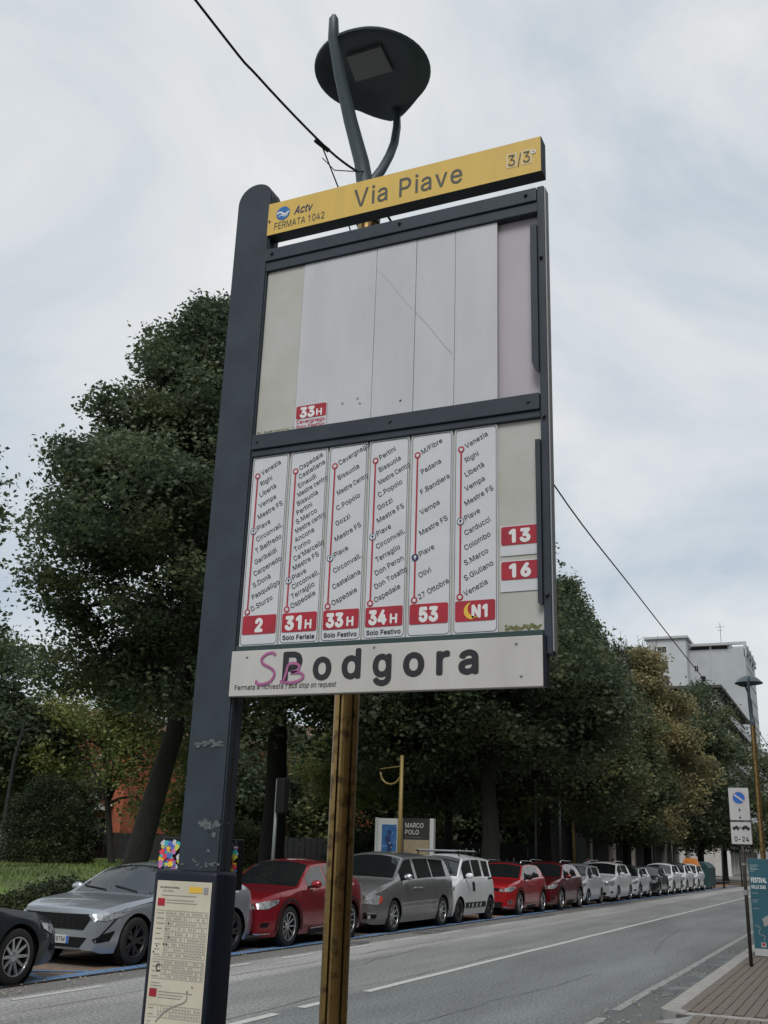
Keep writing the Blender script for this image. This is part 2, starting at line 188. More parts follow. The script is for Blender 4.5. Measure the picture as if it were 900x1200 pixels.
# 2D print on a plane facing -Y; letter outlines (char, advance, closed polylines)
GLYPH_DATA = "'207:78,318 70,509 136,509 128,318;-453:337,244 337,188 114,188 114,244;.188:95,-4 63,9 50,41 63,73 95,87 128,73 141,41 128,9;/250:235,533 71,-76 14,-76 178,533;0453:227,-7 174,1 130,24 95,62 69,113 53,178 48,254 53,330 69,395 95,447 130,484 174,508 227,516 279,508 323,484 358,447 384,395 400,330 405,254 400,178 384,113 359,62 323,24 279,1|227,50 261,56 290,74 313,103 330,144 340,194 344,254 340,314 330,365 313,405 290,435 261,453 227,460 192,453 163,435 140,405 123,365 113,314 109,254 113,194 123,144 140,103 163,74 192,56;1453:276,509 276,0 212,0 212,448 209,448 86,358 86,427 198,509;2453:64,0 64,47 234,229 282,282 311,327 320,371 308,419 273,449 224,460 172,447 139,413 127,362 66,362 71,405 86,442 111,473 143,496 182,511 225,516 268,511 306,497 337,474 361,445 376,411 381,372 371,318 357,290 336,259 306,223 267,180 153,60 153,57 389,57 389,0;3453:218,-7 173,-3 133,10 98,30 70,57 52,91 44,132 109,132 126,87 165,59 219,50 275,61 315,93 325,116 329,145 316,196 299,217 275,234 242,244 201,248 157,248 157,299 288,448 288,452 70,452 70,509 372,509 372,461 211,278 211,289 264,288 308,276 344,253 371,222 387,186 393,145 387,103 370,66 344,36 309,12 266,-2;4453:40,105 40,158 247,509 311,509 109,166 109,163 413,163 413,105|282,0 282,121 282,146 282,318 343,318 343,0;5453:221,-7 178,-2 140,11 108,32 83,60 66,93 60,130 122,130 138,89 173,60 221,50 276,64 314,104 328,162 314,221 275,262 248,273 218,277 167,268 128,246 67,253 96,509 366,509 366,452 151,452 134,301 136,301 178,325 229,334 294,321 345,285 379,231 391,163 385,117 369,76 343,41 309,15 268,-1;6453:226,-7 182,-1 142,15 109,40 84,74 69,115 64,162 68,199 80,239 102,285 137,340 252,509 322,509 151,261 145,261 165,288 196,307 235,314 278,309 316,295 346,271 370,240 384,201 389,157 384,112 368,73 343,39 310,14 271,-2|226,48 279,63 314,101 327,157 314,213 279,251 226,265 174,252 138,214 125,158 138,102 174,63;7453:97,0 323,448 323,452 62,452 62,509 391,509 391,449 165,0;8453:226,-7 178,-2 136,11 101,33 74,62 57,96 52,135 65,195 101,241 153,265 153,267 119,282 93,308 76,342 70,380 75,417 90,450 114,477 146,498 184,511 226,516 269,511 306,498 337,477 361,450 377,417 382,380 376,342 359,308 333,282 300,267 300,265 351,241 387,195 401,135 395,96 378,62 352,33 317,11 275,-2|226,49 285,60 323,91 337,139 322,189 283,223 226,235 169,223 130,189 115,139 129,91 167,60|226,290 274,300 307,330 319,376 308,420 275,449 226,460 177,449 145,420 133,376 145,330 178,300;9453:226,516 271,510 310,494 343,468 368,434 384,393 389,347 385,309 373,270 350,224 315,168 200,0 130,0 301,248 307,248 287,221 257,202 218,195 175,199 137,214 106,237 83,269 68,307 64,352 69,397 85,436 110,469 143,494 182,510|226,460 174,446 138,407 125,352 138,295 174,257 226,243 279,257 314,295 327,350 314,407 279,446;A480:16,0 201,509 276,509 463,0 395,0 287,302 264,372 250,420 232,478 245,478 228,419 213,371 201,333 191,302 85,0|110,142 110,199 370,199 370,142;B456:60,0 60,509 241,509 289,504 329,491 359,469 381,442 394,410 398,374 387,320 356,286 315,267 315,262 363,245 402,203 414,173 418,136 413,100 400,67 377,39 344,18 301,4 247,0|125,57 245,57 296,63 330,80 349,105 355,137 342,184 306,218 248,231 125,231|125,285 238,285 288,296 323,326 336,372 330,403 313,429 283,446 240,452 125,452;C510:267,-7 205,1 150,25 104,63 70,115 48,179 40,254 48,329 70,393 104,445 150,484 205,508 267,516 340,504 402,471 448,418 473,348 408,348 389,395 357,428 315,449 267,456 223,450 184,432 150,403 125,364 109,314 103,254 109,194 125,145 151,105 184,76 223,59 267,53 315,60 357,81 389,114 408,160 473,160 448,91 402,38 341,5;D503:219,0 96,0 96,57 215,57 272,63 318,81 354,110 379,149 394,198 399,255 394,312 379,361 354,399 320,428 275,446 221,452 93,452 93,509 225,509 294,501 353,478 399,441 433,391 455,329 462,255 455,181 433,119 398,68 351,31 291,8|125,509 125,0 60,0 60,509;E419:60,0 60,509 372,509 372,452 125,452 125,286 355,286 355,229 125,229 125,57 375,57 375,0;F410:60,0 60,509 369,509 369,452 125,452 125,278 346,278 346,221 125,221 125,0;G521:269,-7 205,1 149,25 104,64 69,116 47,179 40,254 47,329 69,393 103,445 149,484 203,508 265,516 340,504 403,469 449,416 474,349 408,349 387,393 356,427 315,448 265,456 222,450 183,432 150,404 125,364 109,314 103,254 109,194 125,145 151,105 184,76 224,59 269,53 309,57 345,71 374,93 396,123 410,160 415,202 434,199 283,199 283,256 478,256 478,200 471,141 451,91 419,50 377,19 326,0;H517:60,0 60,509 125,509 125,289 392,289 392,509 457,509 457,0 392,0 392,232 125,232 125,0;I301:31,0 31,57 118,57 118,452 31,452 31,509 269,509 269,452 183,452 183,57 269,57 269,0;J397:185,-7 124,3 75,33 44,81 33,145 33,173 98,173 98,145 104,104 122,74 149,56 185,50 220,56 248,74 266,104 272,145 272,509 336,509 336,145 326,81 294,33 246,3;K467:104,145 104,216 139,261 174,303 212,344 364,509 448,509 231,276 228,276|60,0 60,509 125,509 125,334 124,225 125,193 125,0|372,0 188,259 228,309 449,0;L393:60,0 60,509 125,509 125,57 361,57 361,0;M629:60,0 60,509 152,509 277,187 287,159 299,123 311,84 322,49 307,49 318,83 330,121 342,158 352,187 476,509 568,509 568,0 504,0 504,291 504,327 505,369 506,413 507,457 513,457 498,409 482,363 467,322 456,291 342,0 286,0 170,291 159,321 145,361 129,408 112,457 119,457 120,416 121,372 122,328 122,291 122,0;N524:60,0 60,509 136,509 343,183 363,151 388,107 414,55 405,54 401,108 399,157 399,195 399,509 463,509 463,0 387,0 202,290 177,331 148,381 108,452 119,454 122,384 124,328 125,291 125,0;O534:267,-7 205,1 150,25 105,63 70,115 48,179 40,254 48,329 70,393 105,445 150,484 205,508 267,516 329,508 384,484 429,445 464,393 486,329 493,254 486,179 464,115 429,63 384,25 329,1|267,53 310,59 349,76 383,105 408,144 425,194 430,254 425,314 408,365 383,404 349,433 310,450 267,456 223,450 184,433 151,404 125,364 109,314 103,254 109,194 125,144 151,105 184,76 223,59;P445:60,0 60,509 235,509 289,503 332,487 366,462 390,430 404,391 409,348 404,304 390,265 366,233 332,207 289,191 235,186 109,186 109,242 233,242 269,246 297,256 318,272 333,294 344,348 333,402 318,423 297,439 268,449 232,452 125,452 125,0;Q534:245,159 313,159 369,85 384,65 468,-48 401,-48 346,27 331,46|267,-7 205,1 150,25 105,63 70,115 48,179 40,254 48,329 70,393 105,445 150,484 205,508 267,516 329,508 384,484 429,445 464,393 486,329 493,254 486,179 464,115 429,63 384,25 329,1|267,53 310,59 349,76 383,105 408,144 425,194 430,254 425,314 408,365 383,404 349,433 310,450 267,456 223,450 184,433 151,404 125,364 109,314 103,254 109,194 125,144 151,105 184,76 223,59;R449:60,0 60,509 236,509 290,504 333,489 367,465 390,433 405,395 409,352 405,309 390,271 367,240 333,217 289,203 236,198 96,198 96,255 234,255 269,258 298,267 319,281 334,300 345,352 334,405 319,425 298,440 269,449 233,452 125,452 125,0|353,0 230,229 303,229 428,0;S447:224,-9 172,-4 128,9 91,31 64,60 46,96 38,137 104,137 110,110 123,88 166,59 224,49 286,60 329,92 341,114 346,139 342,161 332,179 296,205 245,222 184,239 128,260 86,289 60,326 52,372 58,413 75,448 102,476 138,498 180,511 227,516 275,511 316,498 351,476 377,449 394,415 401,378 337,378 326,412 302,437 267,453 225,459 167,448 129,418 115,376 119,352 131,334 169,308 212,293 264,279 312,264 359,238 395,198 405,171 408,139 403,99 386,64 360,34 323,11 278,-4;T449:32,452 32,509 417,509 417,452 257,452 257,0 193,0 193,452;U518:259,-8 203,-2 154,15 114,43 85,80 66,124 60,173 60,509 124,509 124,178 128,144 141,113 160,87 187,68 220,56 259,52 298,56 331,68 357,87 377,113 389,144 393,178 393,509 457,509 457,173 451,124 433,80 403,43 363,15 315,-2;V480:204,0 16,509 84,509 192,206 203,176 215,137 230,89 248,31 235,31 252,90 267,138 279,176 290,206 395,509 463,509 278,0;Z439:42,0 42,46 273,385 306,431 341,476 348,454 285,452 223,452 40,452 40,509 397,509 397,462 169,129 134,81 97,33 90,54 152,57 214,57 399,57 399,0;a390:160,-9 94,5 68,22 48,45 35,73 30,108 34,138 43,161 78,193 125,211 178,220 234,227 265,235 276,255 276,257 267,297 240,322 196,331 149,322 118,301 100,274 41,291 57,322 79,346 133,375 194,384 239,379 286,360 322,320 333,290 337,251 337,0 277,0 277,52 272,52 252,25 215,1|170,45 202,49 228,59 263,93 276,138 276,190 259,182 231,176 200,171 175,168 134,159 103,139 92,105 102,72 130,52;b425:229,-8 198,-5 172,4 138,31 118,59 112,59 112,0 53,0 53,509 114,509 114,319 118,319 137,346 171,373 197,381 229,384 274,378 313,361 345,332 370,293 385,245 390,189 385,133 370,84 346,45 313,16 274,-2|220,47 253,51 279,66 301,88 316,117 328,189 316,261 301,290 280,311 253,325 220,330 188,325 161,312 140,291 125,263 116,229 113,189 116,150 125,115 140,86 162,65 188,51;c396:207,-8 159,-2 117,16 82,46 56,85 40,133 34,187 40,243 56,291 82,330 117,360 159,378 207,384 260,377 305,356 340,322 362,277 303,262 290,289 270,311 242,325 207,330 173,325 145,310 124,287 108,258 96,187 108,117 124,89 145,66 173,51 207,46 243,52 271,66 292,89 304,117 363,102 341,56 306,21 261,-1;d425:195,-8 151,-2 111,16 79,45 55,84 39,133 34,189 39,245 55,293 79,332 112,361 151,378 196,384 228,381 253,373 287,346 306,319 311,319 311,509 372,509 372,0 313,0 313,59 307,59 287,31 252,4 227,-5|205,47 236,51 263,65 284,86 299,115 312,189 309,229 300,263 284,291 263,312 237,325 205,330 172,325 145,311 124,290 108,261 96,189 109,117 124,88 145,66 172,51;e404:212,-8 161,-2 117,16 82,46 56,85 40,132 34,187 39,242 55,290 81,329 115,359 157,378 205,384 266,374 319,341 341,315 357,282 368,242 371,194 371,169 75,169 75,221 338,221 310,202 298,269 283,294 263,314 237,326 205,330 173,326 146,313 109,270 96,211 96,178 100,139 110,106 128,80 151,61 179,50 212,46 254,53 285,73 306,105 365,91 335,39 283,4;f254:228,379 228,327 6,327 6,379|81,0 81,432 84,461 96,486 135,519 187,530 222,527 243,521 227,468 215,472 195,474 171,470 154,460 145,443 142,419 142,0;g425:207,-151 134,-140 82,-110 51,-69 101,-41 122,-66 154,-88 207,-97 249,-92 282,-75 304,-47 311,-6 311,68 306,68 287,41 252,16 227,8 195,5 152,10 113,27 80,53 55,90 39,136 34,191 39,246 55,293 80,332 112,361 152,378 196,384 228,382 253,373 288,346 308,319 313,319 313,379 372,379 372,-9 367,-54 350,-90 324,-117 291,-136 251,-147|205,59 237,63 264,75 285,95 300,121 309,154 312,193 300,264 285,291 264,312 237,325 205,330 172,325 145,312 124,290 109,262 96,193 109,123 124,96 145,76 172,63;h410:114,227 114,0 53,0 53,509 114,509 114,287 102,287 124,332 152,362 187,379 227,384 264,380 295,369 321,349 341,321 353,285 357,240 357,0 296,0 296,235 290,275 273,304 246,323 210,329 161,317 126,283 117,257;i167:53,0 53,379 114,379 114,0|84,443 54,455 41,483 54,512 84,524 114,512 126,483 114,455;l189:139,-2 101,3 74,20 58,47 53,84 53,509 114,509 114,99 115,77 120,62 130,54 146,52 160,53 170,54 181,3 162,-1;m610:53,0 53,379 112,379 112,295 108,295 132,346 172,376 219,386 257,380 287,361 309,331 321,295 312,295 337,343 381,375 437,386 497,372 522,354 541,328 553,296 557,255 557,0 496,0 496,254 490,289 473,313 447,326 419,330 374,320 345,290 335,247 335,0 274,0 274,260 269,288 253,311 229,326 199,330 158,320 126,289 114,238 114,0;n410:114,227 114,0 53,0 53,379 112,379 112,287 102,287 124,332 152,362 187,379 227,384 264,380 295,369 321,349 341,321 353,285 357,240 357,0 296,0 296,235 290,275 273,304 246,323 210,329 161,317 126,283 117,257;o416:207,-8 159,-2 117,16 82,46 56,85 40,133 34,187 40,243 56,291 82,330 117,360 159,378 207,384 256,378 299,360 333,330 359,291 376,243 381,187 376,133 359,85 333,46 299,16 256,-2|207,46 242,51 270,66 292,89 307,117 319,187 307,258 292,287 270,310 242,325 207,330 173,325 145,310 124,287 108,258 96,187 108,117 124,89 145,66 173,51;p425:53,-143 53,379 112,379 112,319 118,319 137,346 171,373 197,381 229,384 274,378 313,361 345,332 370,293 385,245 390,189 385,133 370,84 346,45 313,16 274,-2 229,-8 198,-5 173,4 138,31 118,59 114,59 114,-143|220,47 253,51 279,66 301,88 316,117 328,189 316,261 301,290 280,311 253,325 220,330 188,325 161,312 140,291 125,263 116,229 113,189 116,150 125,115 140,86 162,65 188,51;q425:372,-143 311,-143 311,59 306,59 287,31 252,4 227,-5 195,-8 151,-2 111,16 79,45 55,84 39,133 34,189 39,245 55,293 79,332 112,361 151,378 196,384 228,381 253,373 287,346 307,319 313,319 313,379 372,379|205,47 236,51 263,65 284,86 299,115 312,189 309,229 300,263 284,291 263,312 237,325 205,330 172,325 145,311 124,290 108,261 96,189 109,117 124,88 145,66 172,51;r259:53,0 53,379 112,379 112,321 115,321 130,347 152,367 181,380 213,385 229,384 243,384 243,322 230,324 207,326 159,315 126,284 114,237 114,0;s365:182,-8 112,3 62,38 45,63 36,94 94,107 105,79 124,60 150,49 181,45 217,50 244,62 262,81 268,103 254,136 212,155 149,170 104,186 72,208 53,237 47,274 51,305 65,332 87,354 115,370 149,381 187,384 223,381 254,372 299,339 324,290 268,277 243,316 219,328 187,333 156,329 131,317 114,299 109,277 112,258 124,243 144,232 172,223 229,209 275,194 306,171 325,142 331,107 326,75 312,47 290,24 260,6 223,-5;t228:204,379 204,327 6,327 6,379|65,471 126,471 126,98 128,76 136,61 150,53 170,50 185,51 202,54 213,2 192,-3 168,-4 125,2 92,21 72,52 65,93;u410:182,-5 146,-1 115,11 89,31 69,59 57,95 53,139 53,379 114,379 114,144 119,105 137,75 164,56 200,50 249,62 283,97 296,153 296,379 357,379 357,0 298,0 298,92 307,92 286,47 257,17 222,0;v390:163,0 17,379 84,379 165,155 187,87 206,21 184,21 203,87 224,155 305,379 371,379 226,0;x379:21,0 171,218 171,171 29,379 100,379 147,306 179,253 207,206 175,206 202,253 233,306 282,379 352,379 209,169 209,214 358,0 287,0 231,85 200,136 173,182 205,182 178,136 148,85 91,0;z381:42,0 42,46 254,320 254,323 48,323 48,379 333,379 333,331 126,60 126,56 339,56 339,0;°316:158,283 128,287 101,298 59,340 47,367 43,397 47,428 59,455 101,497 128,509 158,513 188,509 216,497 257,455 269,428 273,397 269,367 257,340 216,298 188,287|158,334 190,343 213,366 222,397 213,430 190,453 158,462 126,453 103,430 95,397 103,366 126,343;à390:160,-9 94,5 68,22 48,45 35,73 30,108 34,138 43,161 78,193 125,211 178,220 234,227 265,235 276,255 276,257 267,297 240,322 196,331 149,322 118,301 100,274 41,291 57,322 79,346 133,375 194,384 239,379 286,360 322,320 333,290 337,251 337,0 277,0 277,52 272,52 252,25 215,1|170,45 202,49 228,59 263,93 276,138 276,190 259,182 231,176 200,171 175,168 134,159 103,139 92,105 102,72 130,52|165,429 99,529 168,529 215,429; 187:"
GLYPHS = {}
for _g in GLYPH_DATA.split(';'):
    _h, _b = _g.split(':', 1); GLYPHS[_h[0]] = (int(_h[1:]), [[tuple(map(int, p.split(','))) for p in sp.split()] for sp in _b.split('|') if sp])
from mathutils.geometry import delaunay_2d_cdt
_gc = {}; _tc = {}
def glyph(ch, bold):
    """triangles of one letter, thickened by `bold` (in thousandths); overlapping contours are merged"""
    k = (ch, bold)
    if k not in _gc:
        adv, sps = GLYPHS.get(ch, GLYPHS['-']); offs = [(0, 0)]
        if bold > 0: offs = [(bold*math.cos(PI*i/4), bold*math.sin(PI*i/4)) for i in range(8)]
        P, E, loops = [], [], []
        for oi, (ox, oy) in enumerate(offs):
            for sp in sps:
                n = len(sp); b0 = len(P); pl = [(x+ox+.013*oi, y+oy+.017*oi) for x, y in sp]; P += [Vector(p) for p in pl]
                E += [(b0+i, b0+(i+1) % n) for i in range(n)]; loops.append((oi, np.array(pl)))
        if not P: _gc[k] = (adv, [], []); return _gc[k]
        V, _e, F, *_r = delaunay_2d_cdt(P, E, [], 0, .01)
        c = np.array([[sum(V[i].x for i in f)/len(f), sum(V[i].y for i in f)/len(f)] for f in F]); ins = np.zeros(len(F), bool)
        for q in range(len(offs)):
            wn = np.zeros(len(F))
            for oi, pl in loops:
                if oi != q: continue
                a = pl; b = np.roll(pl, -1, 0)
                for (x0, y0), (x1, y1) in zip(a, b):
                    if y0 == y1: continue
                    lo, hi = min(y0, y1), max(y0, y1); m_ = (c[:, 1] >= lo) & (c[:, 1] < hi); xx = x0+(c[:, 1]-y0)*(x1-x0)/(y1-y0)
                    wn += np.where(m_ & (xx > c[:, 0]), 1 if y1 > y0 else -1, 0)
            ins |= np.abs(wn) > .5
        _gc[k] = (adv, [(v.x, v.y) for v in V], [tuple(f) for f, i_ in zip(F, ins) if i_])
    return _gc[k]
def text_geo(s, size, bold=0.0, ital=0.0, spacing=1.0):
    k = (s, size, bold, ital, spacing)
    if k not in _tc:
        vs, fs, x = [], [], 0.0
        for ch in s:
            adv, gv, gf = glyph(ch, round(bold*1000)); o = len(vs); used = {}
            for f in gf:
                r_ = []
                for i in f:
                    if i not in used: used[i] = len(vs); vs.append(((x+gv[i][0]+gv[i][1]*ital)*size/1000, gv[i][1]*size/1000))
                    r_.append(used[i])
                fs.append(tuple(r_))
            x += adv*spacing+bold*600
        _tc[k] = (vs, fs)
    return _tc[k]
def put_text(mb, s, x, z, y, m, size=.03, bold=.0, ang=0.0, ital=0.0, width=None, height=None, align='l', spacing=1.0, ax=1, sx=1.0):
    vs, fs = text_geo(s, size, bold, ital, spacing)
    if not vs: return
    xs = [v[0] for v in vs]; zs = [v[1] for v in vs]; w = max(xs)-min(xs)
    kx = (width/w) if width else sx; kz = (height/max(zs)) if height else 1.0
    off = -min(xs)*kx - (w*kx/2 if align == 'c' else w*kx if align == 'r' else 0)
    c, sn = math.cos(ang), math.sin(ang); o = []
    for a, b in vs:
        a = a*kx+off; b = b*kz; o.append((x+(a*c-b*sn)*ax, y, z+a*sn+b*c))
    mb.add(o, fs, m)
def rect(mb, x0, x1, z0, z1, y, m): mb.quad((x0, y, z0), (x1, y, z0), (x1, y, z1), (x0, y, z1), m)
def rrect(x0, x1, z0, z1, r, n=5):
    o = []
    for cx, cz, a in ((x1-r, z0+r, -90), (x1-r, z1-r, 0), (x0+r, z1-r, 90), (x0+r, z0+r, 180)):
        for i in range(n+1): t = R(a+90*i/n); o.append((cx+r*math.cos(t), cz+r*math.sin(t)))
    return o
def disc(mb, x, z, r, y, m, n=16, r0=0.0):
    o = [(x+r*math.cos(2*PI*i/n), y, z+r*math.sin(2*PI*i/n)) for i in range(n)]
    if r0: 
        i_ = [(x+r0*math.cos(2*PI*i/n), y, z+r0*math.sin(2*PI*i/n)) for i in range(n)]
        mb.add(o+i_, [(i, (i+1) % n, n+(i+1) % n, n+i) for i in range(n)], m)
    else: mb.add(o, [tuple(range(n))], m)
def ribbon(mb, pts, w, y, m, closed=False):
    n = len(pts); L = []
    for i in range(n):
        a = pts[(i-1) % n] if (closed or i > 0) else pts[i]; b = pts[(i+1) % n] if (closed or i < n-1) else pts[i]
        d = Vector((b[0]-a[0], b[1]-a[1])); d.normalize(); nx, nz = -d.y, d.x
        L += [(pts[i][0]+nx*w/2, y, pts[i][1]+nz*w/2), (pts[i][0]-nx*w/2, y, pts[i][1]-nz*w/2)]
    k = n if closed else n-1
    mb.add(L, [(2*i, 2*i+1, (2*i+3) % (2*n), (2*i+2) % (2*n)) for i in range(k)], m)
def splat(mb, x, z, r, y, m, n=14, seed=0, sx=1.0):
    rr = random.Random(seed)
    mb.add([(x+sx*r*(.45+.55*rr.random())*math.cos(2*PI*i/n), y, z+r*(.45+.55*rr.random())*math.sin(2*PI*i/n)) for i in range(n)], [tuple(range(n))], m)

# ------------------------------------------------------------------ ground
def asphalt():
    m = D.materials.new('asphalt_bands'); m.use_nodes = True; t = m.node_tree; b = t.nodes['Principled BSDF']; b.inputs['Roughness'].default_value = .85
    tc = N(t, 'ShaderNodeTexCoord'); sp = N(t, 'ShaderNodeSeparateXYZ'); t.links.new(tc.outputs['Object'], sp.inputs[0])
    nz = N(t, 'ShaderNodeTexNoise', Scale=0.8, Detail=6.0); t.links.new(tc.outputs['Object'], nz.inputs['Vector'])
    ad = N(t, 'ShaderNodeMath', operation='MULTIPLY_ADD'); ad.inputs[1].default_value = .22; t.links.new(nz.outputs['Fac'], ad.inputs[0]); t.links.new(sp.outputs['X'], ad.inputs[2])
    mr = N(t, 'ShaderNodeMapRange'); mr.inputs['From Min'].default_value = -10; mr.inputs['From Max'].default_value = -2; t.links.new(ad.outputs[0], mr.inputs[0])
    r = N(t, 'ShaderNodeValToRGB'); es = r.color_ramp.elements
    stops = [(0, (.16, .15, .14)), (.115, (.155, .15, .14)), (.13, (.30, .30, .29)), (.255, (.30, .295, .285)), (.285, (.20, .20, .195)), (.49, (.215, .215, .21)), (.505, (.155, .165, .163)), (.86, (.17, .18, .178)), (.90, (.12, .125, .122)), (1, (.12, .12, .115))]
    es[0].position = 0; es[0].color = (*stops[0][1], 1); es[1].position = 1; es[1].color = (*stops[-1][1], 1)
    for p, c in stops[1:-1]: k = es.new(p); k.color = (*c, 1)
    t.links.new(mr.outputs[0], r.inputs[0])
    fine = N(t, 'ShaderNodeTexNoise', Scale=24.0, Detail=5.0, Roughness=.9); t.links.new(tc.outputs['Object'], fine.inputs['Vector'])
    big = N(t, 'ShaderNodeTexNoise', Scale=.5, Detail=5.0); mp = N(t, 'ShaderNodeMapping'); mp.inputs['Scale'].default_value = (2.2, .35, 1); t.links.new(tc.outputs['Object'], mp.inputs[0]); t.links.new(mp.outputs[0], big.inputs['Vector'])
    f1 = N(t, 'ShaderNodeMapRange'); f1.inputs['From Min'].default_value = .40; f1.inputs['From Max'].default_value = .60; f1.inputs['To Min'].default_value = .45; f1.inputs['To Max'].default_value = 1.6; t.links.new(fine.outputs['Fac'], f1.inputs[0])
    f2 = N(t, 'ShaderNodeMapRange'); f2.inputs['From Min'].default_value = .3; f2.inputs['From Max'].default_value = .7; f2.inputs['To Min'].default_value = .76; f2.inputs['To Max'].default_value = 1.2; t.links.new(big.outputs['Fac'], f2.inputs[0])
    mm = N(t, 'ShaderNodeMath', operation='MULTIPLY'); t.links.new(f1.outputs[0], mm.inputs[0]); t.links.new(f2.outputs[0], mm.inputs[1])
    vm = N(t, 'ShaderNodeVectorMath', operation='SCALE'); t.links.new(r.outputs[0], vm.inputs[0]); t.links.new(mm.outputs[0], vm.inputs['Scale']); t.links.new(vm.outputs[0], b.inputs['Base Color'])
    bp = N(t, 'ShaderNodeBump'); bp.inputs['Strength'].default_value = .5; bp.inputs['Distance'].default_value = .008; t.links.new(fine.outputs['Fac'], bp.inputs['Height']); t.links.new(bp.outputs[0], b.inputs['Normal'])
    return m
M_asph = asphalt()
M_earth = mat('earth', (.10, .09, .07), .95, var=(.07, .065, .05), vs=.3)
M_pave = mat('left_paving', (.17, .16, .15), .9, var=(.12, .115, .105), vs=3, bump=.3)
M_grass = mat('lawn_green', (.135, .20, .042), .95, var=(.10, .125, .045), vs=.8, detail=9, bump=.6, bs=30, vpos=(.4, .6))
M_bluep = mat('blue_paint', (.10, .20, .36), .7, var=(.13, .17, .22), vs=9, vpos=(.32, .52))
M_whitep = mat('road_white', (.52, .52, .49), .7, var=(.30, .30, .29), vs=22, vpos=(.3, .5))
M_whitef = mat('road_white_faded', (.33, .33, .32), .8, var=(.20, .205, .2), vs=14, vpos=(.4, .6))
M_brick1 = mat('paver_brown', (.185, .150, .125), .9, var=(.14, .118, .1), vs=9, bump=.4)
M_joint = mat('paver_joint', (.075, .066, .058), .95)
M_bay = mat('bay_paver', (.26, .165, .10), .9, var=(.17, .12, .085), vs=12, bump=.4)
M_bay2 = mat('bay_paver_grey', (.18, .165, .15), .9, var=(.12, .11, .10), vs=12, bump=.4)

def sheet(name, x0, x1, y0, y1, z, m, kind='structure', nx=1, ny=1, parent=None):
    mb = MB(); vs = []
    for j in range(ny+1):
        for i in range(nx+1): vs.append((x0+(x1-x0)*i/nx, y0+(y1-y0)*j/ny, z))
    mb.add(vs, [(j*(nx+1)+i, j*(nx+1)+i+1, (j+1)*(nx+1)+i+1, (j+1)*(nx+1)+i) for j in range(ny) for i in range(nx)], m)
    o = mb.build(name, parent, fix=False)
    if kind and parent is None: o['kind'] = kind
    return o
def zt(x, y):
    f = lambda a: max(0., min(1., a)); s = lambda a: a*a*(3-2*a)
    return .10 + .72*s(f((-12.6-x)/6.0))*s(f((62-y)/12.0+.0)) * (1 if y < 62 else 0) + .20*math.exp(-((x+19.7)**2+(y-26)**2)/30)
sheet('ground', -1200, 1200, -600, 2600, -.05, M_earth)
road = sheet('road', -9.85, -2.2, -60, 700, 0, M_asph)
bay = sheet('parking_bay', -12.02, -9.72, -60, 110, .004, M_bay)
mb = MB(); mb.box(-17.2, -12.0, 44, 700, -.04, .12, M_pave); mb.build('left_sidewalk')['kind'] = 'structure'
mb = MB(); mb.box(-12.0, -9.85, 110, 700, -.04, .11, M_pave); mb.build('far_sidewalk')['kind'] = 'structure'
# lawn: raised heightfield behind the parked cars
mb = MB(); nx, ny = 60, 40; vs = []
xs = [-12.0 - 110*(i/nx)**1.9 for i in range(nx+1)]; ys = [-20+85*j/ny for j in range(ny+1)]
for y in ys:
    for x in xs: vs.append((x, y, zt(x, y)+.03*math.sin(x*1.3+y*.7)))
mb.add(vs, [(j*(nx+1)+i, (j+1)*(nx+1)+i, (j+1)*(nx+1)+i+1, j*(nx+1)+i+1) for j in range(ny) for i in range(nx)], M_grass)
mb.build('lawn', smooth=True)['kind'] = 'structure'
# grass tufts on the part of the lawn in view
k = 26000; gx = -12.4-rng.random(k)**1.3*30; gy = 10+rng.random(k)*38; gz = np.array([zt(a, b) for a, b in zip(gx, gy)])
h = .05+.06*rng.random(k); a = rng.random(k)*6.28; w = .025
V = np.zeros((k, 3, 3)); V[:, 0] = np.stack([gx-w*np.cos(a), gy-w*np.sin(a), gz], 1); V[:, 1] = np.stack([gx+w*np.cos(a), gy+w*np.sin(a), gz], 1)
V[:, 2] = np.stack([gx+.04*np.sin(a*3), gy+.04*np.cos(a*3), gz+h+.03], 1)
def np_mesh(name, V, m, parent=None, nv=4):
    n = V.shape[0]; me = D.meshes.new(name); me.vertices.add(n*nv); me.vertices.foreach_set('co', V.reshape(-1).astype(np.float32))
    me.loops.add(n*nv); me.loops.foreach_set('vertex_index', np.arange(n*nv, dtype=np.int32)); me.polygons.add(n)
    me.polygons.foreach_set('loop_start', np.arange(0, n*nv, nv, dtype=np.int32)); me.polygons.foreach_set('loop_total', np.full(n, nv, dtype=np.int32))
    me.materials.append(m); me.update(calc_edges=True); o = D.objects.new(name, me); return link(o, parent)
tag(np_mesh('grass', V, M_grass, nv=3), 'short green grass on the park lawn behind the parked cars', 'grass', kind='stuff')
mb = MB(); pts = []
for i in range(21):
    y = 18+i*1.6; x = -24-.5*i+4*math.sin(i*.14); pts.append((x, y))
vs = []
for x, y in pts: vs += [(x-.7, y, zt(x-.7, y)+.045), (x+.7, y, zt(x+.7, y)+.045)]
mb.add(vs, [(2*i, 2*i+1, 2*i+3, 2*i+2) for i in range(20)], M_stone); mb.build('park_path')['kind'] = 'structure'
# kerbs
mb = MB(); mb.box(-12.14, -12.0, -60, 110, -.04, .13, M_stone, .012); mb.build('left_kerb')['kind'] = 'structure'
